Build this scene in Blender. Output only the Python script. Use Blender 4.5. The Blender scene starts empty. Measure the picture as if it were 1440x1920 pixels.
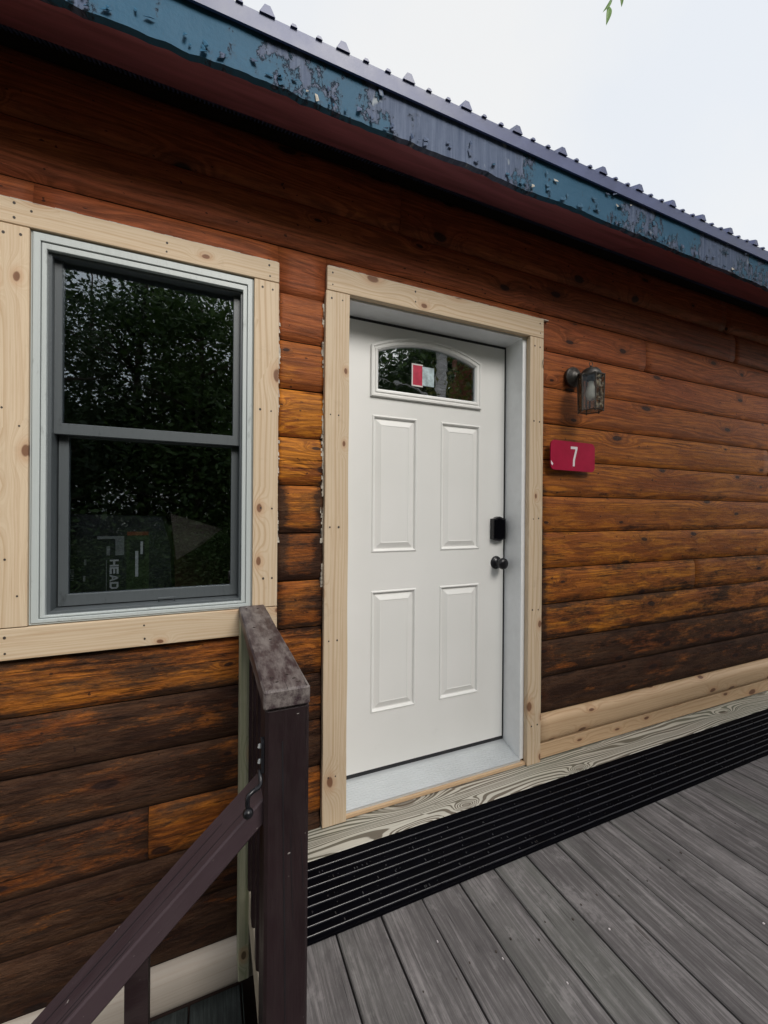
import bpy, bmesh, math, random
from mathutils import Vector, Matrix, noise
random.seed(7)
sc = bpy.context.scene
COL = sc.collection
# ------------------------------------------------------------------ camera
cam_d = bpy.data.cameras.new('camera'); cam = bpy.data.objects.new('camera', cam_d); COL.objects.link(cam)
cam_d.sensor_fit = 'VERTICAL'; cam_d.sensor_height = 36.0; cam_d.sensor_width = 27.0
cam_d.lens = 761.8 / 1920 * 36.0
cam_d.clip_start = 0.02; cam_d.clip_end = 800
yw, pt, rl = math.radians(23.108), math.radians(-0.066), math.radians(0.432)
F = Vector((math.sin(yw)*math.cos(pt), math.cos(yw)*math.cos(pt), math.sin(pt)))
Rr = Vector((math.cos(yw), -math.sin(yw), 0)); U = Rr.cross(F)
R2 = Rr*math.cos(rl) + U*math.sin(rl); U2 = U*math.cos(rl) - Rr*math.sin(rl)
m = Matrix((R2, U2, -F)).transposed().to_4x4(); m.translation = Vector((0, 0, 1.25))
cam.matrix_world = m
sc.camera = cam
# ------------------------------------------------------------------ sky, sun, exposure
SUN_EL, SUN_AZ = math.radians(38), math.radians(165)     # azimuth clockwise from +Y
w = bpy.data.worlds.new('World'); sc.world = w; w.use_nodes = True
nt = w.node_tree; nt.nodes.clear()
sky = nt.nodes.new('ShaderNodeTexSky'); sky.sky_type = 'NISHITA'; sky.sun_disc = False
sky.sun_elevation = SUN_EL; sky.sun_rotation = SUN_AZ; sky.air_density = 1.6; sky.dust_density = 3.0
mx = nt.nodes.new('ShaderNodeMix'); mx.data_type = 'RGBA'; mx.inputs[0].default_value = 0.86
tcw = nt.nodes.new('ShaderNodeTexCoord'); nzw = nt.nodes.new('ShaderNodeTexNoise'); nzw.inputs['Scale'].default_value = 2.2; nzw.inputs['Detail'].default_value = 5
cr_ = nt.nodes.new('ShaderNodeValToRGB'); cr_.color_ramp.elements[0].position = 0.38; cr_.color_ramp.elements[1].position = 0.62
cr_.color_ramp.elements[0].color = (0.82, 0.845, 0.88, 1); cr_.color_ramp.elements[1].color = (0.89, 0.885, 0.87, 1)
sc_ = nt.nodes.new('ShaderNodeVectorMath'); sc_.operation = 'SCALE'; sc_.inputs['Scale'].default_value = 5.9
nt.links.new(tcw.outputs['Generated'], nzw.inputs['Vector']); nt.links.new(nzw.outputs[0], cr_.inputs[0]); nt.links.new(cr_.outputs[0], sc_.inputs[0]); nt.links.new(sc_.outputs[0], mx.inputs[7])
bg = nt.nodes.new('ShaderNodeBackground'); bg.inputs[1].default_value = 0.10
wo = nt.nodes.new('ShaderNodeOutputWorld')
nt.links.new(sky.outputs[0], mx.inputs[6]); nt.links.new(mx.outputs[2], bg.inputs[0]); nt.links.new(bg.outputs[0], wo.inputs[0])
sd = bpy.data.lights.new('sun', 'SUN'); sun = bpy.data.objects.new('sun', sd); COL.objects.link(sun)
sd.energy = 1.95; sd.angle = math.radians(30); sd.color = (1, 0.96, 0.9)
sdir = Vector((math.sin(SUN_AZ)*math.cos(SUN_EL), math.cos(SUN_AZ)*math.cos(SUN_EL), math.sin(SUN_EL)))
sun.rotation_euler = sdir.to_track_quat('Z', 'Y').to_euler()
sc.view_settings.view_transform = 'Standard'; sc.view_settings.look = 'None'
sc.view_settings.gamma = 1.0; sc.view_settings.use_curve_mapping = False
sc.view_settings.exposure = 0.90
sc.render.engine = 'CYCLES'
sc.cycles.max_bounces = 6; sc.cycles.transparent_max_bounces = 12

# ------------------------------------------------------------------ object helpers
WM = {}
def empty(name, loc, label=None, cat=None, group=None, kind=None, parent=None):
    o = bpy.data.objects.new(name, None); COL.objects.link(o)
    o.empty_display_size = 0.1
    W = Matrix.Translation(Vector(loc))
    put(o, W, parent); tag(o, label, cat, group, kind); return o
def tag(o, label=None, cat=None, group=None, kind=None):
    if label: o['label'] = label
    if cat: o['category'] = cat
    if group: o['group'] = group
    if kind: o['kind'] = kind
    return o
def put(o, W, parent):
    WM[o.name] = W.copy()
    if parent is not None:
        o.parent = parent; o.matrix_basis = WM[parent.name].inverted() @ W
    else:
        o.matrix_basis = W
def mobj(name, verts, faces, mat, parent=None, W=None, smooth=False, attrs=None):
    me = bpy.data.meshes.new(name); me.from_pydata([tuple(v) for v in verts], [], faces)
    if mat: me.materials.append(mat)
    if smooth: me.polygons.foreach_set('use_smooth', [True]*len(me.polygons))
    if attrs:
        for k, vals in attrs.items():
            a = me.attributes.new(k, 'FLOAT', 'POINT'); a.data.foreach_set('value', vals)
    me.update()
    o = bpy.data.objects.new(name, me); COL.objects.link(o)
    put(o, W if W is not None else Matrix.Identity(4), parent); return o
def bmobj(name, bm, mat, parent=None, W=None, smooth=False):
    me = bpy.data.meshes.new(name); bm.to_mesh(me); bm.free()
    if mat: me.materials.append(mat)
    if smooth: me.polygons.foreach_set('use_smooth', [True]*len(me.polygons))
    o = bpy.data.objects.new(name, me); COL.objects.link(o)
    put(o, W if W is not None else Matrix.Identity(4), parent); return o
AX = {  # local X = grain, local Z = width, local Y = thickness
 'x': Matrix(((1,0,0),(0,1,0),(0,0,1))),
 'z': Matrix(((0,0,1),(0,-1,0),(1,0,0))),
 'fx': Matrix(((1,0,0),(0,0,1),(0,-1,0))),
 'fy': Matrix(((0,0,1),(1,0,0),(0,1,0))),
 'y': Matrix(((0,1,0),(1,0,0),(0,0,-1))),
}
def cbox(hx, hy, hz, c):
    """chamfered box as vert/face lists, c = chamfer"""
    bm = bmesh.new(); bmesh.ops.create_cube(bm, size=2.0)
    for v in bm.verts: v.co = Vector((v.co.x*hx, v.co.y*hy, v.co.z*hz))
    if c > 0: bmesh.ops.bevel(bm, geom=bm.edges[:], offset=c, segments=1, affect='EDGES', clamp_overlap=True)
    return bm
def board(name, x0, x1, y0, y1, z0, z1, ax, mat, parent=None, c=0.002, wob=0.0):
    A = AX[ax]; ctr = Vector(((x0+x1)/2, (y0+y1)/2, (z0+z1)/2)); h = Vector(((x1-x0)/2, (y1-y0)/2, (z1-z0)/2))
    lh = A.transposed() @ h; lh = Vector((abs(lh.x), abs(lh.y), abs(lh.z)))
    bm = cbox(lh.x, lh.y, lh.z, c)
    if wob:
        es = [e for e in bm.edges if abs(e.verts[0].co.x-e.verts[1].co.x) > lh.x]
        bmesh.ops.subdivide_edges(bm, edges=es, cuts=max(4, int(lh.x*2/0.08)), use_grid_fill=True)
        s = random.random()*50
        for v in bm.verts:
            n = noise.noise(Vector((v.co.x*3+s, v.co.z*20, s)))
            v.co.z += wob*n; v.co.y += wob*0.5*noise.noise(Vector((v.co.x*3, s, v.co.z*10)))
    W = A.to_4x4(); W.translation = ctr
    return bmobj(name, bm, mat, parent, W)
def box(name, x0, x1, y0, y1, z0, z1, mat, parent=None, c=0.0):
    bm = cbox((x1-x0)/2, (y1-y0)/2, (z1-z0)/2, c)
    return bmobj(name, bm, mat, parent, Matrix.Translation(((x0+x1)/2, (y0+y1)/2, (z0+z1)/2)))
class MB:
    """collects simple shapes into one mesh"""
    def __init__(s): s.v = []; s.f = []
    def box(s, x0, x1, y0, y1, z0, z1):
        b = len(s.v)
        s.v += [(x, y, z) for x in (x0, x1) for y in (y0, y1) for z in (z0, z1)]
        s.f += [tuple(b+i for i in q) for q in ((0,1,3,2),(4,6,7,5),(0,4,5,1),(2,3,7,6),(0,2,6,4),(1,5,7,3))]
    def poly(s, pts):
        b = len(s.v); s.v += [tuple(p) for p in pts]; s.f.append(tuple(range(b, b+len(pts))))
    def prism(s, pts, d):
        """outline pts (3D) extruded by vector d"""
        b = len(s.v); n = len(pts); d = Vector(d)
        s.v += [tuple(p) for p in pts] + [tuple(Vector(p)+d) for p in pts]
        s.f.append(tuple(range(b, b+n))); s.f.append(tuple(range(b+2*n-1, b+n-1, -1)))
        for i in range(n):
            j = (i+1) % n; s.f.append((b+i, b+n+i, b+n+j, b+j))
    def tube(s, pts, r, n=8, cap=True):
        pts = [Vector(p) for p in pts]; rs = r if isinstance(r, (list, tuple)) else [r]*len(pts)
        b = len(s.v); up = None
        for i, p in enumerate(pts):
            t = (pts[min(i+1, len(pts)-1)] - pts[max(i-1, 0)]).normalized()
            if up is None:
                up = t.orthogonal().normalized()
            up = (up - t*up.dot(t)).normalized(); bi = t.cross(up)
            for k in range(n):
                a = 2*math.pi*k/n; s.v.append(tuple(p + (up*math.cos(a)+bi*math.sin(a))*rs[i]))
        for i in range(len(pts)-1):
            for k in range(n):
                k2 = (k+1) % n
                s.f.append((b+i*n+k, b+i*n+k2, b+(i+1)*n+k2, b+(i+1)*n+k))
        if cap:
            s.f.append(tuple(b+k for k in range(n-1, -1, -1))); e = b+(len(pts)-1)*n
            s.f.append(tuple(e+k for k in range(n)))
    def lathe(s, prof, c, axis='z', n=24, cap=True):
        """prof: (r, h) list, around an axis through c"""
        b = len(s.v); c = Vector(c)
        for r, h in prof:
            for k in range(n):
                a = 2*math.pi*k/n; u, v = r*math.cos(a), r*math.sin(a)
                q = Vector((u, v, h)) if axis == 'z' else Vector((u, h, v))
                s.v.append(tuple(c+q))
        for i in range(len(prof)-1):
            for k in range(n):
                k2 = (k+1) % n; s.f.append((b+i*n+k, b+i*n+k2, b+(i+1)*n+k2, b+(i+1)*n+k))
        if cap:
            s.f.append(tuple(b+k for k in range(n-1, -1, -1))); e = b+(len(prof)-1)*n
            s.f.append(tuple(e+k for k in range(n)))
    def build(s, name, mat, parent=None, smooth=False):
        if parent is not None: inv = WM[parent.name].inverted(); O = WM[parent.name]
        xs = [v[0] for v in s.v]; ys = [v[1] for v in s.v]; zs = [v[2] for v in s.v]
        c = Vector(((min(xs)+max(xs))/2, (min(ys)+max(ys))/2, (min(zs)+max(zs))/2))
        o = mobj(name, [Vector(v)-c for v in s.v], s.f, mat, parent, Matrix.Translation(c), smooth)
        if smooth:
            bm = bmesh.new(); bm.from_mesh(o.data); bmesh.ops.recalc_face_normals(bm, faces=bm.faces[:]); bm.to_mesh(o.data); bm.free()
        return o

# ------------------------------------------------------------------ materials
class NT:
    def __init__(s, name):
        s.m = bpy.data.materials.new(name); s.m.use_nodes = True; s.t = s.m.node_tree
        s.b = s.t.nodes['Principled BSDF']; s.out = s.t.nodes['Material Output']
    def n(s, ty, **kw):
        nd = s.t.nodes.new('ShaderNode'+ty)
        for k, v in kw.items(): setattr(nd, k, v)
        return nd
    def l(s, a, b): s.t.links.new(a, b)
    def inp(s, sock, v):
        if hasattr(v, 'is_linked') or isinstance(v, bpy.types.NodeSocket): s.l(v, sock)
        else: sock.default_value = v
    def math(s, op, a, b=0.0, c=None, clamp=False):
        nd = s.n('Math', operation=op, use_clamp=clamp); s.inp(nd.inputs[0], a); s.inp(nd.inputs[1], b)
        if c is not None: s.inp(nd.inputs[2], c)
        return nd.outputs[0]
    def noise(s, vec, scale=1, detail=2, rough=0.5, dim='3D', dist=0.0):
        nd = s.n('TexNoise', noise_dimensions=dim)
        if dim == '1D': s.inp(nd.inputs['W'], vec)
        else: s.inp(nd.inputs['Vector'], vec)
        nd.inputs['Scale'].default_value = scale; nd.inputs['Detail'].default_value = detail
        nd.inputs['Roughness'].default_value = rough; nd.inputs['Distortion'].default_value = dist
        return nd.outputs[0]
    def vmul(s, v, k):
        nd = s.n('VectorMath', operation='MULTIPLY'); s.l(v, nd.inputs[0]); nd.inputs[1].default_value = k; return nd.outputs[0]
    def vadd(s, v, k):
        nd = s.n('VectorMath', operation='ADD'); s.l(v, nd.inputs[0]); s.inp(nd.inputs[1], k); return nd.outputs[0]
    def mapr(s, v, a, b, c=0.0, d=1.0, smooth=False):
        nd = s.n('MapRange'); nd.interpolation_type = 'SMOOTHSTEP' if smooth else 'LINEAR'
        s.inp(nd.inputs[0], v)
        for i, q in enumerate((a, b, c, d)): s.inp(nd.inputs[i+1], q)
        return nd.outputs[0]
    def mix(s, f, a, b, mode='MIX'):
        nd = s.n('Mix', data_type='RGBA', blend_type=mode); s.inp(nd.inputs[0], f)
        for i, q in ((6, a), (7, b)):
            if isinstance(q, tuple): nd.inputs[i].default_value = (*q, 1) if len(q) == 3 else q
            else: s.l(q, nd.inputs[i])
        return nd.outputs[2]
    def ramp(s, v, stops):
        nd = s.n('ValToRGB'); s.inp(nd.inputs[0], v); r = nd.color_ramp
        while len(r.elements) < len(stops): r.elements.new(0.5)
        for e, (p, c) in zip(r.elements, stops): e.position = p; e.color = (*c, 1)
        return nd.outputs[0]
    def bump(s, h, strength=0.5, dist=0.002, normal=None):
        nd = s.n('Bump'); nd.inputs['Strength'].default_value = strength; nd.inputs['Distance'].default_value = dist
        s.l(h, nd.inputs['Height'])
        if normal is not None: s.l(normal, nd.inputs['Normal'])
        return nd.outputs[0]
    def fin(s, col=None, rough=0.6, normal=None, spec=0.4, metal=0.0):
        if col is not None: s.inp(s.b.inputs['Base Color'], (*col, 1) if isinstance(col, tuple) else col)
        s.inp(s.b.inputs['Roughness'], rough); s.b.inputs['Specular IOR Level'].default_value = spec
        s.b.inputs['Metallic'].default_value = metal
        if normal is not None: s.l(normal, s.b.inputs['Normal'])
        return s.m
    def objattr(s, name):
        nd = s.n('Attribute', attribute_type='OBJECT', attribute_name=name); return nd.outputs['Fac']
    def geoattr(s, name):
        nd = s.n('Attribute', attribute_type='GEOMETRY', attribute_name=name); return nd.outputs['Fac']
    def coords(s, seeded=True):
        tc = s.n('TexCoord').outputs['Object']
        if not seeded: return tc, None
        r = s.n('ObjectInfo').outputs['Random']
        cm = s.n('CombineXYZ')
        s.l(s.math('MULTIPLY', r, 371.0), cm.inputs[0]); s.l(s.math('MULTIPLY', r, 91.7), cm.inputs[1]); s.l(s.math('MULTIPLY', r, 53.3), cm.inputs[2])
        return s.vadd(tc, cm.outputs[0]), r

Gs = [None]
def wood_base(n, kx=2.6, kz=6.0, kdens=0.5, kr=0.10, ringf=60.0, warpamp=2.2, kamp=3.0, ringd=2.0, P=None, rnd=None):
    """returns rings 0-1, fibre 0-1, knot core mask, P, random"""
    if P is None: P, rnd = n.coords()
    sx0 = n.n('SeparateXYZ'); n.l(P, sx0.inputs[0]); cq = n.n('CombineXYZ')
    n.l(n.math('MULTIPLY', sx0.outputs[0], kx), cq.inputs[0]); n.l(n.math('ADD', n.math('MULTIPLY', sx0.outputs[2], kz), n.math('MULTIPLY', sx0.outputs[1], kz*0.35)), cq.inputs[1])
    q = cq.outputs[0]
    wob = n.n('VectorMath', operation='SCALE'); 
    nz = n.n('TexNoise'); n.l(n.vmul(P, (4, 4, 12)), nz.inputs['Vector']); nz.inputs['Scale'].default_value = 1.5
    n.l(nz.outputs['Color'], wob.inputs[0]); wob.inputs['Scale'].default_value = 0.10
    q = n.vadd(q, wob.outputs[0])
    vo = n.n('TexVoronoi', feature='F1', voronoi_dimensions='2D'); n.l(q, vo.inputs['Vector']); vo.inputs['Scale'].default_value = 1.0
    sp = n.n('SeparateColor'); n.l(vo.outputs['Color'], sp.inputs[0])
    has = n.math('GREATER_THAN', sp.outputs[0], 1.0-kdens)
    size = n.mapr(sp.outputs[1], 0, 1, 0.45, 1.25)
    d = n.math('DIVIDE', vo.outputs['Distance'], n.math('MULTIPLY', size, kr))    # 1 = knot rim
    g = n.math('MULTIPLY', has, n.math('EXPONENT', n.math('MULTIPLY', n.math('MULTIPLY', d, d), -0.13)))
    warp = n.noise(n.vmul(P, (0.9, 6.0, 7.0)), 1.0, 2.0, 0.45)
    sx = n.n('SeparateXYZ'); n.l(P, sx.inputs[0])
    G = n.math('ADD', n.math('MULTIPLY', sx.outputs[2], ringf), n.math('MULTIPLY', sx.outputs[1], ringf*0.7))
    G = n.math('ADD', G, n.math('MULTIPLY', warp, warpamp*8))
    G = n.math('ADD', G, n.math('MULTIPLY', g, kamp))
    Gs[0] = G; rings = n.noise(G, 1.0, ringd, 0.55, dim='1D')
    fib = n.noise(n.vmul(P, (7.0, 260.0, 260.0)), 1.0, 3.0, 0.6)
    core = n.math('MULTIPLY', has, n.mapr(d, 0.75, 1.15, 1.0, 0.0, True))
    halo = n.math('MULTIPLY', has, n.mapr(d, 0.9, 3.0, 1.0, 0.0, True))
    return rings, fib, core, halo, P, rnd

def mat_log():
    n = NT('stained_log'); rings, fib, core, halo, P, rnd = wood_base(n, kx=2.4, kz=5.5, kdens=0.6, kr=0.075, ringf=70, warpamp=1.8, kamp=4.5, ringd=3.0)
    wear = n.objattr('wear'); gold = n.objattr('gold'); red = n.objattr('red'); dirt = n.geoattr('dirt')  # dirt attribute: stain, plus groove shade painted along lower board edges
    b1 = n.noise(n.vmul(P, (1.6, 5, 6)), 1.0, 4, 0.6)
    b2 = n.noise(n.vadd(n.vmul(P, (3.0, 9, 15)), (9, 4, 7)), 1.0, 7, 0.74)
    st = n.noise(n.vmul(P, (6.5, 62, 72)), 1.0, 7, 0.74)           # streaks along the grain
    st2 = n.noise(n.vadd(n.vmul(P, (11, 150, 190)), (1, 2, 3)), 1.0, 4, 0.7)
    base = n.mix(n.mapr(b1, 0.35, 0.66), (0.290, 0.080, 0.015), (0.480, 0.160, 0.025))
    base = n.mix(n.math('MULTIPLY', n.mapr(b2, 0.48, 0.56, 0, 1, True), gold), base, (0.66, 0.240, 0.024))
    base = n.mix(n.mapr(rnd, 0, 1, 0.0, 0.30), base, (0.21, 0.055, 0.014))
    base = n.mix(red, base, n.mix(n.mapr(b1, 0.3, 0.7), (0.31, 0.076, 0.038), (0.45, 0.125, 0.050)))  # reddish upper rows, colour lightened to stand for glare haze
    base = n.mix(n.mapr(rings, 0.40, 0.60, 0, 0.55), base, (0.110, 0.030, 0.010))
    base = n.mix(n.mapr(st, 0.46, 0.66, 0, 0.62), base, (0.075, 0.022, 0.009))
    base = n.mix(n.mapr(st2, 0.50, 0.72, 0, 0.45), base, (0.06, 0.02, 0.009))
    base = n.mix(n.mapr(st, 0.43, 0.30, 0, n.math('SUBTRACT', 0.35, n.math('MULTIPLY', wear, 0.25))), base, (0.50, 0.185, 0.035))
    ck = n.noise(n.vmul(P, (4.5, 60, 110)), 1.0, 6, 0.75)
    ckm = n.noise(n.vmul(P, (1.9, 6, 9)), 1.0, 3, 0.6)
    chk = n.math('MULTIPLY', n.mapr(ck, 0.57, 0.62, 0, 1), n.mapr(ckm, n.math('SUBTRACT', 0.60, n.math('MULTIPLY', wear, 0.25)), n.math('SUBTRACT', 0.70, n.math('MULTIPLY', wear, 0.15)), 0, 1))
    base = n.mix(n.math('MULTIPLY', chk, 0.88), base, (0.016, 0.010, 0.008))
    ws = n.noise(n.vmul(P, (3.2, 9, 12)), 1.0, 9, 0.78)
    wl = n.math('SUBTRACT', 0.80, n.math('MULTIPLY', wear, 0.40))
    wv = n.math('ADD', n.math('ADD', ws, n.math('MULTIPLY', dirt, 0.30)), n.math('MULTIPLY', n.math('SUBTRACT', st, 0.5), 0.20))
    wm = n.mapr(wv, n.math('SUBTRACT', wl, 0.06), n.math('ADD', wl, 0.10), 0, 0.92)
    dk = n.mix(n.mapr(b2, 0.42, 0.60), (0.014, 0.009, 0.008), (0.060, 0.034, 0.022))
    dk = n.mix(n.mapr(st2, 0.55, 0.75, 0, 0.4), dk, (0.10, 0.060, 0.040))
    base = n.mix(wm, base, dk)
    base = n.mix(n.math('MULTIPLY', halo, 0.40), base, (0.085, 0.026, 0.011))
    base = n.mix(n.math('MULTIPLY', core, 0.88), base, (0.022, 0.012, 0.011))
    spk = n.noise(n.vmul(P, (40, 60, 60)), 1.0, 1, 0.5)
    base = n.mix(n.mapr(spk, 0.73, 0.77, 0, 0.8), base, (0.02, 0.010, 0.009))
    pits = n.noise(n.vmul(P, (26, 60, 60)), 1.0, 5, 0.75)
    h = n.math('ADD', n.math('MULTIPLY', rings, 0.5), n.math('MULTIPLY', n.math('ADD', st, st2), 0.8))
    h = n.math('SUBTRACT', h, n.math('MULTIPLY', chk, 1.3))
    h = n.math('ADD', h, n.math('MULTIPLY', n.math('MULTIPLY', pits, wear), 3.5))
    h = n.math('ADD', h, n.math('MULTIPLY', ws, n.math('MULTIPLY', wear, 2.0)))
    nb = n.bump(h, 0.8, 0.0030)
    return n.fin(base, n.mapr(wm, 0, 1, 0.48, 0.78), nb, 0.13)
def mat_pine(name='fresh_pine', light=(0.64, 0.510, 0.365), dark=(0.45, 0.30, 0.175), knot=(0.20, 0.075, 0.035), rough=0.62, grain=0.6, kd=0.6, kr=0.10, kx=4.5, kz=8.0):
    n = NT(name); rings, fib, core, halo, P, rnd = wood_base(n, kx=kx, kz=kz, kdens=kd, kr=kr, ringf=85, warpamp=0.75, kamp=5.0)
    b = n.noise(n.vmul(P, (1.2, 6, 9)), 1.0, 3, 0.5)
    base = n.mix(n.mapr(b, 0.3, 0.7), light, tuple(c*0.90 for c in light))
    base = n.mix(n.mapr(rings, 0.46, 0.70, 0, grain), base, dark)
    base = n.mix(n.mapr(n.noise(n.vmul(P, (5, 90, 120)), 1.0, 4, 0.65), 0.5, 0.75, 0, 0.55), base, dark)
    base = n.mix(n.math('MULTIPLY', halo, 0.45), base, (0.46, 0.25, 0.13))
    cr = n.mix(rings, knot, tuple(c*0.45 for c in knot))
    base = n.mix(n.math('MULTIPLY', core, 0.85), base, cr)
    sm = n.noise(n.vmul(P, (9, 9, 9)), 1.0, 4, 0.7)
    base = n.mix(n.mapr(sm, 0.62, 0.8, 0, 0.25), base, tuple(c*0.5 for c in dark))
    nb = n.bump(n.math('ADD', rings, fib), 0.25, 0.0008)
    return n.fin(base, rough, nb, 0.3)
def mat_treated():
    n = NT('treated_lumber'); rings, fib, core, halo, P, rnd = wood_base(n, kx=2.2, kz=7.0, kdens=0.6, kr=0.10, ringf=105, warpamp=2.6, kamp=8.0, ringd=1.0)
    band = n.mapr(n.noise(n.math('MULTIPLY', Gs[0], 1.0), 1.0, 0.0, 0.5, dim='1D'), 0.47, 0.56, 0, 1, True)
    g = n.noise(n.vmul(P, (1.0, 3, 3)), 1.0, 2, 0.5)
    li = n.mix(n.mapr(g, 0.4, 0.62), (0.58, 0.55, 0.48), (0.50, 0.48, 0.41))
    dk = n.mix(n.mapr(g, 0.4, 0.6), (0.165, 0.135, 0.105), (0.14, 0.145, 0.11))
    base = n.mix(band, li, dk)
    base = n.mix(n.mapr(fib, 0.45, 0.75, 0, 0.30), base, (0.13, 0.12, 0.09))
    base = n.mix(n.math('MULTIPLY', core, 0.6), base, (0.09, 0.06, 0.04))
    nb = n.bump(n.math('ADD', n.math('MULTIPLY', band, -0.6), fib), 0.35, 0.0010)
    return n.fin(base, 0.65, nb, 0.3)
def mat_deck(name='weathered_deck', a=(0.272, 0.255, 0.256), b=(0.162, 0.150, 0.152), green=0.35):
    n = NT(name); rings, fib, core, halo, P, rnd = wood_base(n, kx=1.3, kz=7.0, kdens=0.30, kr=0.05, ringf=60, warpamp=1.2, kamp=3.0)
    bl = n.noise(n.vmul(P, (2.2, 4, 8)), 1.0, 4, 0.62)
    base = n.mix(n.mapr(bl, 0.33, 0.68), b, a)
    base = n.mix(n.mapr(rnd, 0, 1, 0, 0.32), base, tuple(c*0.72 for c in b))
    base = n.mix(n.mapr(rings, 0.45, 0.68, 0, 0.40), base, tuple(c*0.55 for c in b))
    base = n.mix(n.mapr(fib, 0.42, 0.72, 0, 0.55), base, tuple(c*0.42 for c in b))
    s1 = n.noise(n.vmul(P, (3.5, 60, 75)), 1.0, 7, 0.74)
    base = n.mix(n.mapr(s1, 0.44, 0.66, 0, 0.70), base, tuple(c*0.35 for c in b))
    base = n.mix(n.mapr(s1, 0.46, 0.32, 0, 0.45), base, tuple(min(1, c*1.5) for c in a))
    mt_ = n.noise(n.vadd(n.vmul(P, (9, 12, 14)), (2, 5, 1)), 1.0, 6, 0.75)
    base = n.mix(n.mapr(mt_, 0.50, 0.66, 0, 0.55), base, tuple(c*0.55 for c in b))
    base = n.mix(n.mapr(mt_, 0.44, 0.34, 0, 0.35), base, tuple(min(1, c*1.35) for c in a))
    lt = n.noise(n.vadd(n.vmul(P, (9, 120, 200)), (3, 3, 3)), 1.0, 4, 0.7)
    base = n.mix(n.mapr(lt, 0.60, 0.80, 0, 0.40), base, tuple(min(1, c*1.7) for c in a))
    gr = n.noise(n.vadd(n.vmul(P, (1.1, 2, 3)), (7, 1, 2)), 1.0, 3, 0.6)
    base = n.mix(n.mapr(gr, 0.52, 0.70, 0, green), base, tuple(c*q for c, q in zip(b, (.85, 1.0, .85))))
    base = n.mix(n.mapr(n.noise(n.vmul(P, (14, 14, 14)), 1.0, 3, 0.65), 0.62, 0.80, 0, 0.5), base, (0.05, 0.047, 0.05))
    ck = n.noise(n.vmul(P, (3.0, 40, 130)), 1.0, 4, 0.7)
    chk = n.mapr(ck, 0.66, 0.70, 0, 1)
    base = n.mix(n.math('MULTIPLY', chk, 0.8), base, (0.022, 0.020, 0.022))
    base = n.mix(n.math('MULTIPLY', core, 0.6), base, (0.05, 0.04, 0.035))
    h = n.math('SUBTRACT', n.math('ADD', rings, n.math('MULTIPLY', fib, 1.3)), n.math('MULTIPLY', chk, 1.5))
    return n.fin(base, 0.75, n.bump(h, 0.7, 0.0016), 0.18)
def mat_railpaint(name='brown_rail_paint', worn=0.25, tone=((0.014, 0.0070, 0.0085), (0.025, 0.0135, 0.016))):
    n = NT(name); rings, fib, core, halo, P, rnd = wood_base(n, kx=1.5, kz=6, kdens=0.25, kr=0.06, ringf=50, warpamp=1.2, kamp=3)
    base = n.mix(n.mapr(n.noise(n.vmul(P, (3, 8, 12)), 1.0, 4, 0.6), 0.35, 0.7), tone[0], tone[1])
    wn = n.noise(n.vmul(P, (9, 24, 34)), 1.0, 7, 0.74)
    base = n.mix(n.mapr(wn, 0.74-worn*0.5, 0.95-worn*0.5, 0, 0.9), base, (0.20, 0.175, 0.165))
    geo = n.n('NewGeometry'); pn = n.mapr(geo.outputs['Pointiness'], 0.53, 0.70, 0, 0.6*worn)
    base = n.mix(n.math('MULTIPLY', pn, n.mapr(wn, 0.4, 0.6)), base, (0.33, 0.29, 0.27))
    ck = n.noise(n.vmul(P, (1.6, 30, 70)), 1.0, 3, 0.6)
    chk = n.mapr(ck, 0.69, 0.71, 0, 1)
    base = n.mix(chk, base, (0.008, 0.006, 0.007))
    scr = n.noise(n.vmul(P, (60, 160, 30)), 1.0, 3, 0.8)
    base = n.mix(n.math('MULTIPLY', n.mapr(scr, 0.70, 0.75), n.mapr(wn, 0.45, 0.55)), base, (0.40, 0.37, 0.35))
    h = n.math('SUBTRACT', n.math('ADD', n.math('MULTIPLY', rings, 0.5), fib), n.math('MULTIPLY', chk, 2.5))
    return n.fin(base, n.mapr(wn, 0.4, 0.7, 0.42, 0.62), n.bump(h, 0.5, 0.0012), 0.28)
def mat_fascia():
    n = NT('peeling_teal_fascia'); P, rnd = n.coords(False)
    v = n.noise(n.vmul(P, (13, 7, 8)), 1.0, 9, 0.70)
    v2 = n.noise(n.vadd(n.vmul(P, (1.3, 1, .6)), (2.6, 0, 0)), 1.0, 1, 0.5)
    s = n.math('ADD', n.math('MULTIPLY', v, 0.50), n.math('MULTIPLY', v2, 0.70))
    peel = n.mapr(s, 0.605, 0.618, 0, 1)
    teal = n.mix(n.noise(n.vmul(P, (20, 20, 20)), 1.0, 4, 0.7), (0.016, 0.080, 0.150), (0.026, 0.105, 0.185))
    st = n.noise(n.vmul(P, (45, 5, 2.5)), 1.0, 4, 0.7)
    gr = n.mix(n.mapr(st, 0.35, 0.65), (0.040, 0.065, 0.130), (0.115, 0.150, 0.235))
    wh = n.noise(n.vadd(n.vmul(P, (13, 9, 7)), (5, 0, 0)), 1.0, 3, 0.6)
    gr = n.mix(n.mapr(wh, 0.64, 0.70, 0, .8), gr, (0.33, 0.37, 0.40))
    base = n.mix(peel, teal, gr)
    edge = n.math('MULTIPLY', n.mapr(s, 0.585, 0.608), n.mapr(s, 0.640, 0.617))
    base = n.mix(n.math('MULTIPLY', edge, 0.45), base, (0.04, 0.05, 0.07))
    h = n.math('ADD', n.math('MULTIPLY', peel, -1.5), n.math('MULTIPLY', n.noise(n.vmul(P, (30, 30, 30)), 1.0, 4, 0.7), 0.5))
    return n.fin(base, 0.6, n.bump(h, 0.9, 0.004), 0.2)
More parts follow.
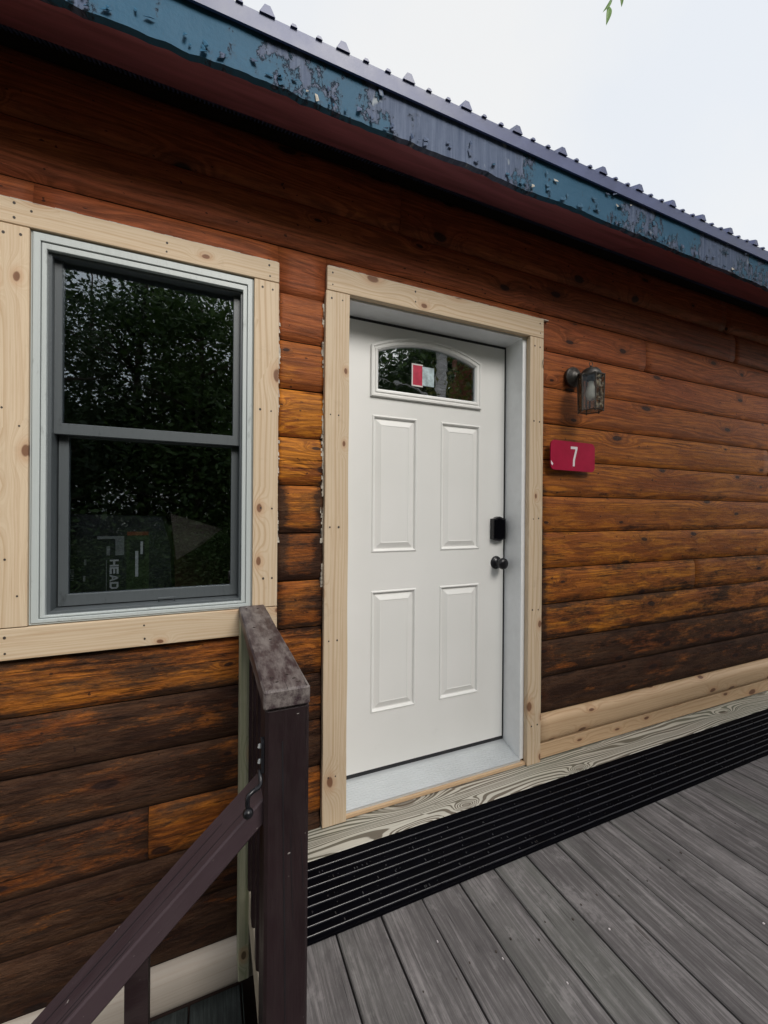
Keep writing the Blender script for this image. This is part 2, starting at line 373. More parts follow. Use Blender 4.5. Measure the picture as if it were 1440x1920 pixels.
def simple(name, col, rough=0.5, metal=0.0, spec=0.5, var=0.12, vs=18.0, bump=0.0, bs=60.0, stretch=(1, 1, 1)):
    n = NT(name); P, rnd = n.coords()
    v = n.noise(n.vmul(P, stretch), vs, 4, 0.6)
    c = n.mix(n.mapr(v, 0.3, 0.7), tuple(x*(1-var) for x in col), tuple(min(1, x*(1+var)) for x in col))
    nb = n.bump(n.noise(P, bs, 3, 0.6), bump, 0.001) if bump else None
    return n.fin(c, n.mapr(v, 0.3, 0.7, max(0.02, rough-0.06), rough+0.06), nb, spec, metal)
def mat_glass(name, tint=(0.80, 0.84, 0.86), k=1.7, wav=0.0, add=0.02):
    n = NT(name); t = n.t
    tr = n.n('BsdfTransparent'); tr.inputs[0].default_value = (*tint, 1)
    gl = n.n('BsdfGlossy'); gl.inputs['Roughness'].default_value = 0.0; gl.inputs[0].default_value = (0.84, 0.92, 1, 1)
    fr = n.n('Fresnel'); fr.inputs[0].default_value = 1.52
    f = n.math('ADD', n.math('MULTIPLY', fr.outputs[0], k), add, clamp=True)
    if wav:
        P, _ = n.coords(False)
        nb = n.bump(n.noise(P, 9.0, 2, 0.5), wav, 0.01); n.l(nb, gl.inputs['Normal'])
    ms = n.n('MixShader'); n.l(f, ms.inputs[0]); n.l(tr.outputs[0], ms.inputs[1]); n.l(gl.outputs[0], ms.inputs[2])
    n.l(ms.outputs[0], n.out.inputs[0]); return n.m
def mat_foliage(name, a, b):
    n = NT(name); P, rnd = n.coords(False)
    geo = n.n('NewGeometry')
    c = n.mix(geo.outputs['Random Per Island'], a, b)
    c = n.mix(n.mapr(n.noise(P, 0.8, 2, 0.5), 0.35, 0.65, 0, 0.45), c, tuple(x*0.55 for x in a))
    n.b.inputs['Subsurface Weight'].default_value = 0.0
    n.fin(c, 0.5, None, 0.4)
    tl = n.n('BsdfTranslucent'); n.l(c, tl.inputs[0])
    ms = n.n('MixShader'); ms.inputs[0].default_value = 0.3
    n.l(n.b.outputs[0], ms.inputs[1]); n.l(tl.outputs[0], ms.inputs[2]); n.l(ms.outputs[0], n.out.inputs[0]); return n.m
def mat_frame(name, col, dirt=0.4):
    n = NT(name); P, rnd = n.coords()
    v = n.noise(n.vmul(P, (14, 14, 5)), 1.0, 5, 0.72)
    c = n.mix(n.mapr(v, 0.60, 0.72, 0, dirt), col, tuple(x*0.28 for x in col))
    st = n.noise(n.vmul(P, (120, 120, 1.5)), 1.0, 2, 0.5)
    c = n.mix(n.mapr(st, 0.45, 0.75, 0, 0.18), c, tuple(x*0.6 for x in col))
    return n.fin(c, 0.42, n.bump(v, 0.12, 0.001), 0.5)
def mat_door():
    n = NT('white_door_paint'); P, rnd = n.coords(False)
    v = n.noise(P, 2.5, 3, 0.5)
    c = n.mix(n.mapr(v, 0.3, 0.7), (0.745, 0.745, 0.725), (0.785, 0.78, 0.765))
    sm = n.noise(n.vadd(P, (3, 1, 2)), 7.0, 5, 0.7)
    c = n.mix(n.mapr(sm, 0.62, 0.78, 0, 0.16), c, (0.45, 0.45, 0.42))
    g = n.noise(n.vmul(P, (140, 140, 9)), 1.0, 3, 0.6)
    return n.fin(c, n.mapr(sm, 0.3, 0.7, 0.33, 0.48), n.bump(n.math('ADD', g, n.math('MULTIPLY', n.noise(P, 300, 2, 0.5), 0.6)), 0.10, 0.0006), 0.5)

M_LOG = mat_log(); M_PINE = mat_pine(); M_TREAT = mat_treated(); M_DECK = mat_deck()
M_PINELOG = mat_pine('pine_log', (0.60, 0.42, 0.26), (0.42, 0.25, 0.13), (0.15, 0.055, 0.03), 0.5, 0.6, 0.8, 0.10, 3.0, 7.5)
M_PINELOW = mat_pine('pine_log_weathered', (0.50, 0.44, 0.38), (0.40, 0.32, 0.26), (0.17, 0.085, 0.06), 0.55, 0.4, 0.4, 0.07, 2.4, 5.0)
M_LOWDECK = mat_deck('lower_deck_grey', (0.075, 0.088, 0.085), (0.045, 0.052, 0.052), 0.6)
M_RAIL = mat_railpaint('brown_rail_paint', 0.06); M_CAP = mat_railpaint('worn_cap_paint', 0.62, ((.035, .021, .025), (.055, .036, .041))); M_RAILTOP = mat_railpaint('brown_rail_paint_sheen', 0.14, ((.044, .028, .034), (.066, .044, .052)))  # handrail paint lightened to stand for satin sheen on its top face
M_GREENWOOD = mat_pine('greenish_treated', (0.36, 0.35, 0.25), (0.20, 0.22, 0.12), (0.1, 0.06, 0.03), 0.6, 0.7, 0.3, 0.06)
M_RIM = mat_pine('bare_rim_board', (0.52, 0.46, 0.36), (0.36, 0.28, 0.19), (0.15, 0.09, 0.05), 0.65, 0.8, 0.3, 0.06)
M_FASCIA = mat_fascia()
M_SOFFIT = simple('maroon_soffit_stain', (0.30, 0.110, 0.140), 0.5, var=0.35, vs=1.0, bump=0.3, bs=30, stretch=(3, 22, 30))  # maroon stain, colour lifted to stand for haze under the eave
M_ROOF = simple('slate_blue_roof_metal', (0.075, 0.095, 0.21), 0.42, 0.0, 0.5, 0.2, 6, 0.05, 40)
M_VENT = simple('dark_vent', (0.09, 0.10, 0.20), 0.6, var=0.2)  # bluish tone stands for haze over the vent
M_DOOR = mat_door(); M_JAMB = simple('white_jamb', (0.80, 0.82, 0.84), 0.45, var=0.04, bump=0.05)
M_ALU = simple('mill_aluminium', (0.66, 0.69, 0.71), 0.38, 0.55, 0.5, 0.07, 3, 0.0)
M_BLACK = simple('black_gasket', (0.010, 0.010, 0.013), 0.55, var=0.2)
M_HARD = simple('black_hardware', (0.010, 0.010, 0.013), 0.30, 0.2, 0.5, 0.2)
M_RUB = simple('black_rubber', (0.0016, 0.0016, 0.003), 0.7, 0, 0.04, 0.35, 25, 0.15, 90)
M_RUBRIB = simple('black_rubber_rib', (0.022, 0.022, 0.028), 0.30, 0, 0.5, 0.6, 8, 0.1, 90)
M_WFRAME = mat_frame('grey_white_window_frame', (0.47, 0.51, 0.51), 0.5)
M_SASH = mat_frame('grey_sash', (0.078, 0.090, 0.098), 0.75)
M_GLASS = mat_glass('window_glass', (0.92, 0.95, 0.97), 2.8, 0.012, 0.02)
M_DGLASS = mat_glass('door_glass', (0.85, 0.85, 0.82), 4.5, 0.05, 0.16)
M_NAIL = simple('nail_hole', (0.045, 0.033, 0.028), 0.6, var=0.3)
M_CAULK = simple('old_caulk', (0.46, 0.42, 0.36), 0.7, var=0.4, vs=40, bump=0.6, bs=120)
M_CORE = simple('dark_wall_core', (0.03, 0.015, 0.012), 0.8)
M_BRONZE = simple('aged_bronze', (0.070, 0.065, 0.060), 0.45, 0.6, 0.5, 0.5, 35)
M_BULB = simple('frosted_bulb', (0.62, 0.62, 0.60), 0.35, var=0.04)
M_RED = None
def mat_sign():
    n = NT('crimson_sign'); P, _ = n.coords(False)
    v = n.noise(P, 14, 4, 0.6)
    c = n.mix(n.mapr(v, 0.3, 0.7), (0.30, 0.002, 0.030), (0.37, 0.004, 0.040))
    sc_ = n.noise(n.vmul(P, (60, 60, 150)), 1.0, 3, 0.75); z = n.noise(n.vadd(P, (1, 2, 3)), 12, 2, 0.5)
    c = n.mix(n.math('MULTIPLY', n.mapr(sc_, 0.70, 0.74), n.mapr(z, 0.52, 0.62)), c, (0.62, 0.35, 0.40))
    return n.fin(c, 0.45, n.bump(v, 0.08, 0.001), 0.2)
M_RED = mat_sign(); M_WHITE = simple('white_print', (0.72, 0.66, 0.68), 0.45, var=0.06)

# ------------------------------------------------------------------ ground
def ground():
    n = NT('forest_ground'); P, _ = n.coords(False)
    a = n.noise(P, 0.6, 5, 0.6); b = n.noise(P, 6.0, 4, 0.7)
    c = n.mix(n.mapr(a, 0.4, 0.6), (0.075, 0.055, 0.032), (0.055, 0.085, 0.025)); c = n.mix(n.mapr(b, 0.4, 0.7, 0, 0.6), c, (0.03, 0.03, 0.018))
    mt = n.fin(c, 0.9, n.bump(b, 0.5, 0.02), 0.2)
    v = []; f = []; N = 24; S = 300.0
    for i in range(N+1):
        for j in range(N+1):
            x = (i/N*2-1); y = (j/N*2-1); x = S*x*abs(x); y = S*y*abs(y)
            v.append((x, y, -0.85 + (0.0 if math.hypot(x, y) < 8 else 0.3*noise.noise(Vector((x*0.05, y*0.05, 0))))))
    for i in range(N):
        for j in range(N):
            q = i*(N+1)+j; f.append((q, q+N+1, q+N+2, q+1))
    tag(mobj('ground', v, f, mt), kind='structure')
ground()

# ------------------------------------------------------------------ cabin
cabin = empty('log_cabin', (0.95, 1.62, 0.0), 'reddish brown log cabin wall with white door, fresh pine trim and a peeling teal eave', 'cabin')
GY = 1.587            # groove plane
PIT = 0.18474; Z0 = 2.0747
XL, XR = -3.0, 6.2
HX0, HX1 = 0.413, 1.519       # door trim outer
DX0, DX1 = 0.505, 1.432       # door opening
WX0, WX1, WZ0, WZ1 = -0.506, 0.139, 0.894, 2.0985
WTX0, WTX1 = -0.594, 0.230    # window trim outer
def prof(t, b=0.022, p=5.0):
    u = abs(2*t-1)
    y = b*(1-u**p)**0.8*(1-.10*u*u)
    if t > 0.86: y = min(y, b*0.9)     # little cove at the top
    return y
def log_board(pieces, z0, h, wear, gold, dirt_shade_f=None, mat=None, b=0.017, name='siding_board', xo=0.0, yo=0.0, nt_=16, step=0.06, label=None):
    """pieces: (xa, xb, za, zb) windows of one board"""
    x0 = min(p[0] for p in pieces); x1 = max(p[1] for p in pieces)
    V = []; Fc = []; D = []; s = random.random()*90
    for (xa, xb, za, zb) in pieces:
        nx = max(2, int((xb-xa)/step)); base = len(V)
        ta = (za-z0)/h; tb = (zb-z0)/h
        ts = [ta+(tb-ta)*k/nt_ for k in range(nt_+1)]
        for i in range(nx+1):
            x = xa+(xb-xa)*i/nx
            for t in ts:
                tt = min(1, max(0, t))
                tt2 = 0.5-0.5*math.cos(math.pi*tt) if (ta < 0.01 and tb > 0.99) else tt
                y = GY+yo-prof(tt2, b) + 0.0022*noise.noise(Vector((x*1.7+s, tt2*3, s)))
                z = z0+tt2*h + (0.0012*noise.noise(Vector((x*2.3, s, 0))))
                V.append((x, y, z))
                d = 0.0
                if dirt_shade_f: d = dirt_shade_f(x, tt2)
                D.append(d)
        # back + ends
        m_ = nt_+1
        for i in range(nx):
            for k in range(nt_):
                q = base+i*m_+k; Fc.append((q, q+m_, q+m_+1, q+1))
        for i in (0, nx):
            q = base+i*m_; b0 = len(V)
            for k in range(m_):
                vx, vy, vz = V[q+k]; V.append((vx, GY+0.03, vz)); D.append(1.0)
            for k in range(nt_):
                fc = (q+k, q+k+1, b0+k+1, b0+k); Fc.append(fc if i == 0 else fc[::-1])
    c = Vector(((x0+x1)/2, GY, z0))
    o = mobj(name, [Vector(v)-c for v in V], Fc, mat or M_LOG, cabin, Matrix.Translation(c), True, {'dirt': D})
    o['wear'] = wear; o['gold'] = gold; o['red'] = max(0.0, min(1.0, (z0-1.55)/0.75))  # red rises with height: redder stain plus painted haze near the eave
    if label: o['label'] = label
    return o
def rowz(k): return Z0 - PIT*k      # bottom of row k is groove k ; row above
def edge_dirt_shade(xa, xb, w=0.03, amt=1.2):
    def f(x, t):
        d = min(abs(x-xa), abs(x-xb)); return amt*max(0, 1-d/w)*1.0 + (0.35 if t < 0.12 else 0)  # end stain, plus a lower edge band of stain and painted groove shade
    return f
G3 = 0.004
# top row and row A, row B (partly notched round the headers)
def split(z0, h, cuts, wear, gold, **kw):
    xs = [XL]+cuts+[XR]
    for a, b in zip(xs[:-1], xs[1:]):
        log_board([(a, b-0.0025, z0+0.002, z0+h-0.002)], z0, h, wear+random.uniform(-.05, .05), gold, **kw)
split(rowz(-2), 0.205, [0.735, 3.08, 4.6], 0.02, 0.05, b=0.026)
split(rowz(-1), PIT, [-1.9, 3.20, 4.9], 0.05, 0.15)
# row 0: bottom 2.0747, headers cut in
r0 = rowz(0)
log_board([(XL, WX0, r0+.0020, r0+PIT-.0020)], r0, PIT, 0.1, 0.1)
log_board([(WX0, WTX1-0.002, 2.14, r0+PIT-.001), (WTX1-0.002, HX0+0.002, r0+.0020, r0+PIT-.0020), (HX0+0.002, HX1-0.002, 2.165, r0+PIT-.001), (HX1-0.002, 2.31, r0+.0020, r0+PIT-.0020)], r0, PIT, 0.06, 0.10)
log_board([(2.3125, XR, r0+.0020, r0+PIT-.0020)], r0, PIT, 0.08, 0.2)
wearR = {1: .06, 2: .10, 3: .20, 4: .30, 5: .36, 6: .46, 7: .60, 8: .74, 9: .95, 10: 1.12}
goldR = {1: .10, 2: .25, 3: .40, 4: .5, 5: .55, 6: .75, 7: .85, 8: .8, 9: .25, 10: .05}
cutsR = {1: [4.6], 2: [4.05], 3: [3.62], 4: [5.1], 5: [4.7], 6: [4.3], 7: [2.79, 5.2], 8: [4.1], 9: [4.4], 10: [5.0]}

wearM = {1: .10, 2: .12, 3: .16, 4: .30, 5: .62, 6: .86, 7: .62, 8: .85, 9: .9, 10: .95, 11: .95, 12: 1.0}
goldM = {1: .0, 2: .75, 3: 1.0, 4: 1.25, 5: .5, 6: .1, 7: .25, 8: .1, 9: .1, 10: .2, 11: 0, 12: 0}
wearL = {6: .8, 7: .90, 8: .80, 9: 1.0, 10: 1.06, 11: .92, 12: 1.2, 13: 1.2}
goldL = {6: .1, 7: .15, 8: .35, 9: .2, 10: .1, 11: .15, 12: 0, 13: 0}
ML = 0.013
for k in range(1, 11):
    zb = rowz(k)
    xs = [HX1+0.004]+cutsR[k]+[XR]
    for a, b in zip(xs[:-1], xs[1:]):
        fst = a < 1.6
        log_board([(a, b-0.0025, zb+.0020, zb+PIT-.0020)], zb, PIT, wearR[k], goldR[k],
                  b=0.012 if k < 6 else 0.016, dirt_shade_f=(lambda x, t, a=a, f=fst, k=k: (0.9*max(0, 1-(x-a)/0.02) if f else 0)+(0.30 if t < .14 and k > 3 else 0)+(0.25 if t > .9 and k > 6 else 0)))  # lower edge band is part stain, part groove shade put into colour
for k in range(1, 13):
    zb = rowz(k)+ML
    if k < 7:
        log_board([(WTX1+.004, HX0-.006, zb+.0020, zb+PIT-.0020)], zb, PIT, wearM[k], goldM[k], dirt_shade_f=edge_dirt_shade(WTX1, HX0, 0.028 if k < 5 else 0.05, 0.9), step=0.015)
        log_board([(XL, WTX0-.004, zb+.0020, zb+PIT-.0020)], zb, PIT, wearM[k], goldM[k])
    elif k == 7:   # bottom .7815 : crosses the window's lower trim
        log_board([(XL, WTX1+0.003, zb+.001, 0.84), (WTX1+0.003, HX0-.006, zb+.0020, zb+PIT-.0020)], zb, PIT, wearM[k], goldM[k], dirt_shade_f=edge_dirt_shade(WTX1, HX0, 0.03, 0.5), step=0.03)
    else:
        cut = {8: [-1.6], 9: [-2.1], 10: [-1.4], 11: [-0.186], 12: [-1.9]}[k]
        xs = [XL]+cut+[HX0-.006]
        for i, (a, b) in enumerate(zip(xs[:-1], xs[1:])):
            wv, gv = wearL[k], goldL[k]
            if k == 11 and i == 1: wv, gv = 0.66, 0.30
            log_board([(a, b-0.0025, zb+.0020, zb+PIT-.0020)], zb, PIT, wv, gv, dirt_shade_f=lambda x, t: 0.35*(t < .15)+0.2*(t > .88))  # lower band mixes stain with painted shade of the groove
# one more row down and the new pale log at the foot, left of the door
zb = rowz(13)+ML
log_board([(XL, -1.2, zb+.0020, zb+PIT-.0020)], zb, PIT, 1.1, 0)
log_board([(-1.1975, 0.40, zb+.0020, zb+PIT-.0020)], zb, PIT, 1.2, 0)
log_board([(XL, 0.165, -0.474, -0.317)], -0.474, 0.157, 0, 0, mat=M_PINELOW, b=0.045, name='base_log', label='pale weathered new log at the foot of the wall')
# new log + flat board right of the door
log_board([(HX1+0.004, 3.9, 0.083, 0.2265)], 0.083, 0.1435, 0, 0, mat=M_PINELOG, b=0.040, name='base_log', label='fresh pine half-log with dark knots', yo=0.004)
log_board([(3.9025, XR, 0.083, 0.2265)], 0.083, 0.1435, 0, 0, mat=M_PINELOG, b=0.040, name='base_log', yo=0.004)
board('base_board', HX1+0.004, XR, 1.572, 1.60, 0.006, 0.0815, 'x', M_PINELOG, cabin)['label'] = 'flat fresh pine strip under the new log'
# solid core behind the boards
cb = MB()
yb0, yb1 = GY+0.012, GY+0.16
for (xa, xb, za, zb_) in ((XL, WX0, -0.8, 2.85), (WX0, WX1, -0.8, WZ0), (WX0, WX1, WZ1, 2.85), (WX1, 0.474, -0.8, 2.85), (0.474, 1.45, -0.8, -0.05), (0.474, 1.45, 2.145, 2.85), (1.45, XR, -0.8, 2.85)):
    cb.box(xa, xb, yb0, yb1, za, zb_)
cb.build('wall_core', M_CORE, cabin)

# ---- nails helper
def nails(parent, pts, r=0.0034, y=1.55, name='nail_heads', mat=None):
    mb = MB()
    for (x, z) in pts:
        x += random.uniform(-.002, .002); z += random.uniform(-.002, .002); rr = r*random.uniform(.8, 1.25)
        n_ = 8; mb.prism([(x+rr*math.cos(-a*2*math.pi/n_), y-0.0006, z+rr*1.15*math.sin(-a*2*math.pi/n_)) for a in range(n_)], (0, 0.002, 0))
    o = mb.build(name, mat or M_NAIL, parent); o['kind'] = 'stuff'; return o
TY0, TY1 = 1.55, 1.578
def trim(x0, x1, z0, z1, ax, nl, wob=0.0, label=None, mat=None):
    o = board('trim_board', x0, x1, TY0, TY1, z0, z1, ax, mat or M_PINE, cabin, 0.0018, wob)
    if label: o['label'] = label
    nails(o, nl); return o
# window trims
trim(-0.60, WTX1, WZ1+0.001, 2.1755, 'x', [(-.545, 2.12), (-.545, 2.16), (-.14, 2.150), (-.14, 2.120), (.195, 2.158), (.198, 2.118), (-.505, 2.15)], 0.0006)
trim(0.1415, WTX1, 0.8945, WZ1-.001, 'z', [(.17, 2.07), (.205, 2.07), (.165, 1.62), (.205, 1.62), (.17, 1.26), (.21, 1.26), (.18, 1.0), (.21, 1.0)])
trim(-0.594, WX0-0.002, 0.8945, WZ1-.001, 'z', [(-.57, 2.07), (-.53, 2.07), (-.57, 1.55), (-.53, 1.50), (-.56, 1.10), (-.53, 0.99)])
trim(-0.60, WTX1, 0.797, 0.892, 'x', [(-.56, .868), (-.56, .82), (-.2, .867), (-.2, .82), (.18, .87), (.18, .82)], 0.0006)
# door trims
trim(HX0, HX1, 2.1165, 2.212, 'x', [(.437, 2.185), (.437, 2.14), (.80, 2.19), (.80, 2.15), (1.495, 2.185), (1.495, 2.14)], 0.0008)
trim(HX0-0.004, 0.507, 0.007, 2.1150, 'z', [(.43, 2.085), (.475, 2.085), (.43, 1.63), (.465, 1.63), (.43, 1.185), (.465, 1.185), (.43, .74), (.465, .74), (.43, .2), (.46, .2)], 0.004)
trim(1.433, HX1, 0.007, 2.1150, 'z', [(1.46, 2.07), (1.495, 2.07), (1.46, 1.70), (1.495, 1.70), (1.46, 1.22), (1.495, 1.22), (1.46, .77), (1.495, .77), (1.46, .2), (1.495, .2)], 0.0006)
# caulk strips left on the logs beside the trims
def caulk(x, z0, z1, side, gap=.35):
    mb = MB(); z = z0
    while z < z1:
        h = random.uniform(.006, .016); w_ = max(0, .008+.007*noise.noise(Vector((x*7, z*14, 2)))+random.uniform(-.003, .003))
        if noise.noise(Vector((x*5, z*6, 9))) > -gap and w_ > .002:
            xa, xb = (x, x+w_*side) if side > 0 else (x+w_*side, x)
            yy = 1.568+random.uniform(-.002, .002)
            mb.prism([(xa, yy, z), (xb, yy+.003, z+.001), (xb-.001*side, yy+.003, z+h), (xa, yy, z+h)], (0, .02, 0))
        z += h
    o = mb.build('caulk_bead', M_CAULK, cabin); o['kind'] = 'stuff'
caulk(WTX1-.001, 1.05, 2.05, 1, .25); caulk(HX0-.003, 0.95, 2.06, -1, .2); caulk(HX1+.0005, 0.3, 2.1, 1, -.02)
mb = MB(); 
for xa, xb, zz in ((-.6, .22, 2.1755), (.42, 1.51, 2.212)):
    x = xa
    while x < xb:
        l_ = random.uniform(.02, .06); mb.box(x, x+l_, 1.556, 1.572, zz+.0005, zz+.0035+.002*random.random()); x += l_
o = mb.build('caulk_bead', M_CAULK, cabin); o['kind'] = 'stuff'

# ---- window
win = empty('window', ((WX0+WX1)/2, 1.58, WZ0), parent=cabin)
def ringframe(name, x0, x1, z0, z1, wl, wr, wt, wb, y0, y1, mat, parent, c=0.0015):
    """mitred frame as one mesh: front at y0"""
    V = []; Fc = []
    o_ = [(x0, z0), (x1, z0), (x1, z1), (x0, z1)]; i_ = [(x0+wl, z0+wb), (x1-wr, z0+wb), (x1-wr, z1-wt), (x0+wl, z1-wt)]
    oc = [(x0+c, z0+c), (x1-c, z0+c), (x1-c, z1-c), (x0+c, z1-c)]
    ic = [(x0+wl-c, z0+wb-c), (x1-wr+c, z0+wb-c), (x1-wr+c, z1-wt+c), (x0+wl-c, z1-wt+c)]
    rings_ = [[(p[0], y1, p[1]) for p in o_], [(p[0], y0+c, p[1]) for p in o_], [(p[0], y0, p[1]) for p in oc], [(p[0], y0, p[1]) for p in ic], [(p[0], y0+c, p[1]) for p in i_], [(p[0], y1, p[1]) for p in i_]]
    for r in rings_: V += r
    for k in range(5):
        for j in range(4):
            a = k*4+j; b = k*4+(j+1) % 4; Fc.append((a, b, b+4, a+4))
    cc = Vector(((x0+x1)/2, y0, (z0+z1)/2))
    return mobj(name, [Vector(v)-cc for v in V], Fc, mat, parent, Matrix.Translation(cc))
ringframe('frame', WX0+.004, WX1-.003, WZ0+.006, WZ1-.004, .019, .017, .024, .012, 1.5565, 1.60, M_WFRAME, win)
ringframe('frame', WX0+.0245, WX1-.0215, WZ0+.0195, WZ1-.0295, .013, .014, .019, .007, 1.5605, 1.66, M_WFRAME, win)
ringframe('frame', WX0-.0015, WX1+.0015, WZ0+.0005, WZ1+.0005, .0035, .0035, .0035, .0045, 1.5600, 1.60, M_WFRAME, win)
IX0, IX1, IZ0, IZ1 = WX0+.038, WX1-.036, WZ0+.028, WZ1-.049
ringframe('track', IX0-.003, IX1+.003, IZ0-.003, IZ1+.002, .012, .010, .010, .010, 1.575, 1.66, M_SASH, win)
su = ringframe('sash', IX0+.0055, IX1-.004, 1.489, IZ1+.03, .023, .026, .034, .036, 1.598, 1.622, M_SASH, win)
sl = ringframe('sash', IX0+.012, IX1-.006, 0.932, 1.520, .027, .027, .034, .038, 1.630, 1.655, M_SASH, win)
box('pane', IX0+.026, IX1-.027, 1.610, 1.613, 1.52, IZ1+.0, M_GLASS, su)
box('pane', IX0+.036, IX1-.03, 1.641, 1.644, 0.965, 1.49, M_GLASS, sl)
box('sill_track', IX0+.008, IX1-.006, 1.600, 1.66, IZ0-.002, 0.929, M_SASH, win, .001)
mb = MB(); mb.tube([(-.205+.04, 1.618, .925), (-.205+.04, 1.604, .943), (-.11-.005, 1.604, .943), (-.11-.005, 1.618, .925)], .0028, 6)
mb.build('pull_tab', M_SASH, win)
# ---- door
door = empty('door', (0.953, 1.70, 0.07), parent=cabin)
SX0, SX1, SZ0, SZ1, SY = 0.488, 1.4005, 0.089, 2.096, 1.700
pans = [(.664, .892, 1.064, 1.686), (1.020, 1.249, 1.064, 1.686), (.664, .892, .341, .892), (1.020, 1.249, .341, .892)]
AW = (.661, 1.243, 1.773, 2.058)
def arch(x0, x1, zb, zs, za, n=28):
    """outline ccw from bottom left; arc through (x0,zs),(mid,za),(x1,zs)"""
    w2 = (x1-x0)/2; s = za-zs; R_ = (w2*w2+s*s)/(2*s); cz = za-R_; cx = (x0+x1)/2
    a0 = math.asin(w2/R_); pts = [(x0, zb), (x1, zb)]
    for k in range(n+1):
        a = a0-2*a0*k/n; pts.append((cx+R_*math.sin(a), cz+R_*math.cos(a)))
    return pts
def slab():
    xs = sorted({SX0, SX1, *[p[0] for p in pans], *[p[1] for p in pans], AW[0], AW[1]}); zs = sorted({SZ0, SZ1, *[p[2] for p in pans], *[p[3] for p in pans], AW[2], AW[3]})
    V = []; Fc = []
    def q(*pts): b = len(V); V.extend(pts); Fc.append(tuple(range(b, b+len(pts))))
    for a, b in zip(xs[:-1], xs[1:]):
        for c, d in zip(zs[:-1], zs[1:]):
            mx_, mz = (a+b)/2, (c+d)/2
            if any(p[0] < mx_ < p[1] and p[2] < mz < p[3] for p in pans+[AW]): continue
            q((a, SY, c), (b, SY, c), (b, SY, d), (a, SY, d))
    ap = arch(.661, 1.243, 1.7745, 1.990, 2.0555)[2:]          # spandrels above the arched light
    for (pa, pb) in zip(ap[:-1], ap[1:]): q((pa[0], SY, pa[1]), (pa[0], SY, AW[3]), (pb[0], SY, AW[3]), (pb[0], SY, pb[1]))
    q((SX0, SY, SZ0), (SX0, SY, SZ1), (SX0, SY+.044, SZ1), (SX0, SY+.044, SZ0)); q((SX1, SY, SZ0), (SX1, SY+.044, SZ0), (SX1, SY+.044, SZ1), (SX1, SY, SZ1))
    q((SX0, SY, SZ0), (SX0, SY+.044, SZ0), (SX1, SY+.044, SZ0), (SX1, SY, SZ0)); q((SX0, SY, SZ1), (SX1, SY, SZ1), (SX1, SY+.044, SZ1), (SX0, SY+.044, SZ1))
    c = Vector((.95, SY, 1.09))
    return mobj('door_slab', [Vector(v)-c for v in V], Fc, M_DOOR, door, Matrix.Translation(c))
slab()
steps = [(0, 0), (.0035, -.0035), (.007, -.0045), (.0105, -.002), (.014, .0065), (.0175, .0075), (.021, .0065), (.043, -.0025), (.0455, -.0030), (.0475, -.0020), (.0480, -.0018)]
for (a, b, c, d) in pans:
    V = []; Fc = []
    for (ins, dy) in steps:
        V += [(a+ins, SY+dy, c+ins), (b-ins, SY+dy, c+ins), (b-ins, SY+dy, d-ins), (a+ins, SY+dy, d-ins)]
    for k in range(len(steps)-1):
        for j in range(4): Fc.append((k*4+j, k*4+(j+1) % 4, k*4+4+(j+1) % 4, k*4+4+j))
    e = (len(steps)-1)*4; Fc.append((e, e+1, e+2, e+3))
    cc = Vector(((a+b)/2, SY, (c+d)/2)); mobj('raised_panel', [Vector(v)-cc for v in V], Fc, M_DOOR, door, Matrix.Translation(cc))
# arched light: frame lofted over nested arch outlines
loops = []
for (x0, x1, zb_, zs_, za_, dy) in ((.654, 1.250, 1.766, 1.996, 2.064, 0.0), (.654, 1.250, 1.766, 1.996, 2.064, -.009), (.657, 1.247, 1.769, 1.994, 2.061, -.013), (.665, 1.239, 1.777, 1.989, 2.052, -.013), (.668, 1.236, 1.780, 1.987, 2.049, -.009),
                               (.673, 1.231, 1.785, 1.984, 2.044, -.0085), (.676, 1.228, 1.788, 1.982, 2.040, -.013), (.683, 1.221, 1.796, 1.977, 2.033, -.012), (.690, 1.214, 1.803, 1.972, 2.026, -.004), (.690, 1.214, 1.803, 1.972, 2.026, .02)):
    loops.append([(p[0], SY+dy, p[1]) for p in arch(x0, x1, zb_, zs_, za_)])
V = sum(loops, []); nn = len(loops[0]); Fc = []
for k in range(len(loops)-1):
    for j in range(nn): Fc.append((k*nn+j, k*nn+(j+1) % nn, (k+1)*nn+(j+1) % nn, (k+1)*nn+j))
cc = Vector((.952, SY, 1.9)); mobj('window_molding', [Vector(v)-cc for v in V], Fc, M_DOOR, door, Matrix.Translation(cc))
mb = MB(); mb.prism([(p[0], SY+.004, p[1]) for p in arch(.686, 1.218, 1.799, 1.975, 2.030)], (0, .004, 0)); mb.build('pane', M_DGLASS, door)
# protective film with labels and creases, lies on the pane
mb = MB(); mb.box(.868, .918, 1.7015, 1.7025, 1.846, 1.940)
M_STR = simple('red_sticker', (0.45, 0.012, 0.05), 0.4, var=0.25, vs=30)
o = mb.build('sticker', M_STR, door); o['label'] = 'small red sticker with pale border on the arched pane'
M_STW = simple('pale_sticker', (0.38, 0.47, 0.50), 0.35, var=0.5, vs=28)
mb = MB(); mb.box(.9182, .982, 1.7015, 1.7025, 1.848, 1.938); mb.build('sticker', M_STW, door)['label'] = 'pale blue-white sticker beside the red one'
mb = MB()
for x0, x1, z0, z1 in ((.862, .868, 1.840, 1.946), (.868, .921, 1.940, 1.946), (.868, .921, 1.840, 1.846)): mb.box(x0, x1, 1.7012, 1.7026, z0, z1)
mb.build('sticker_border', simple('sticker_border_white', (.6, .56, .55), .5), door)
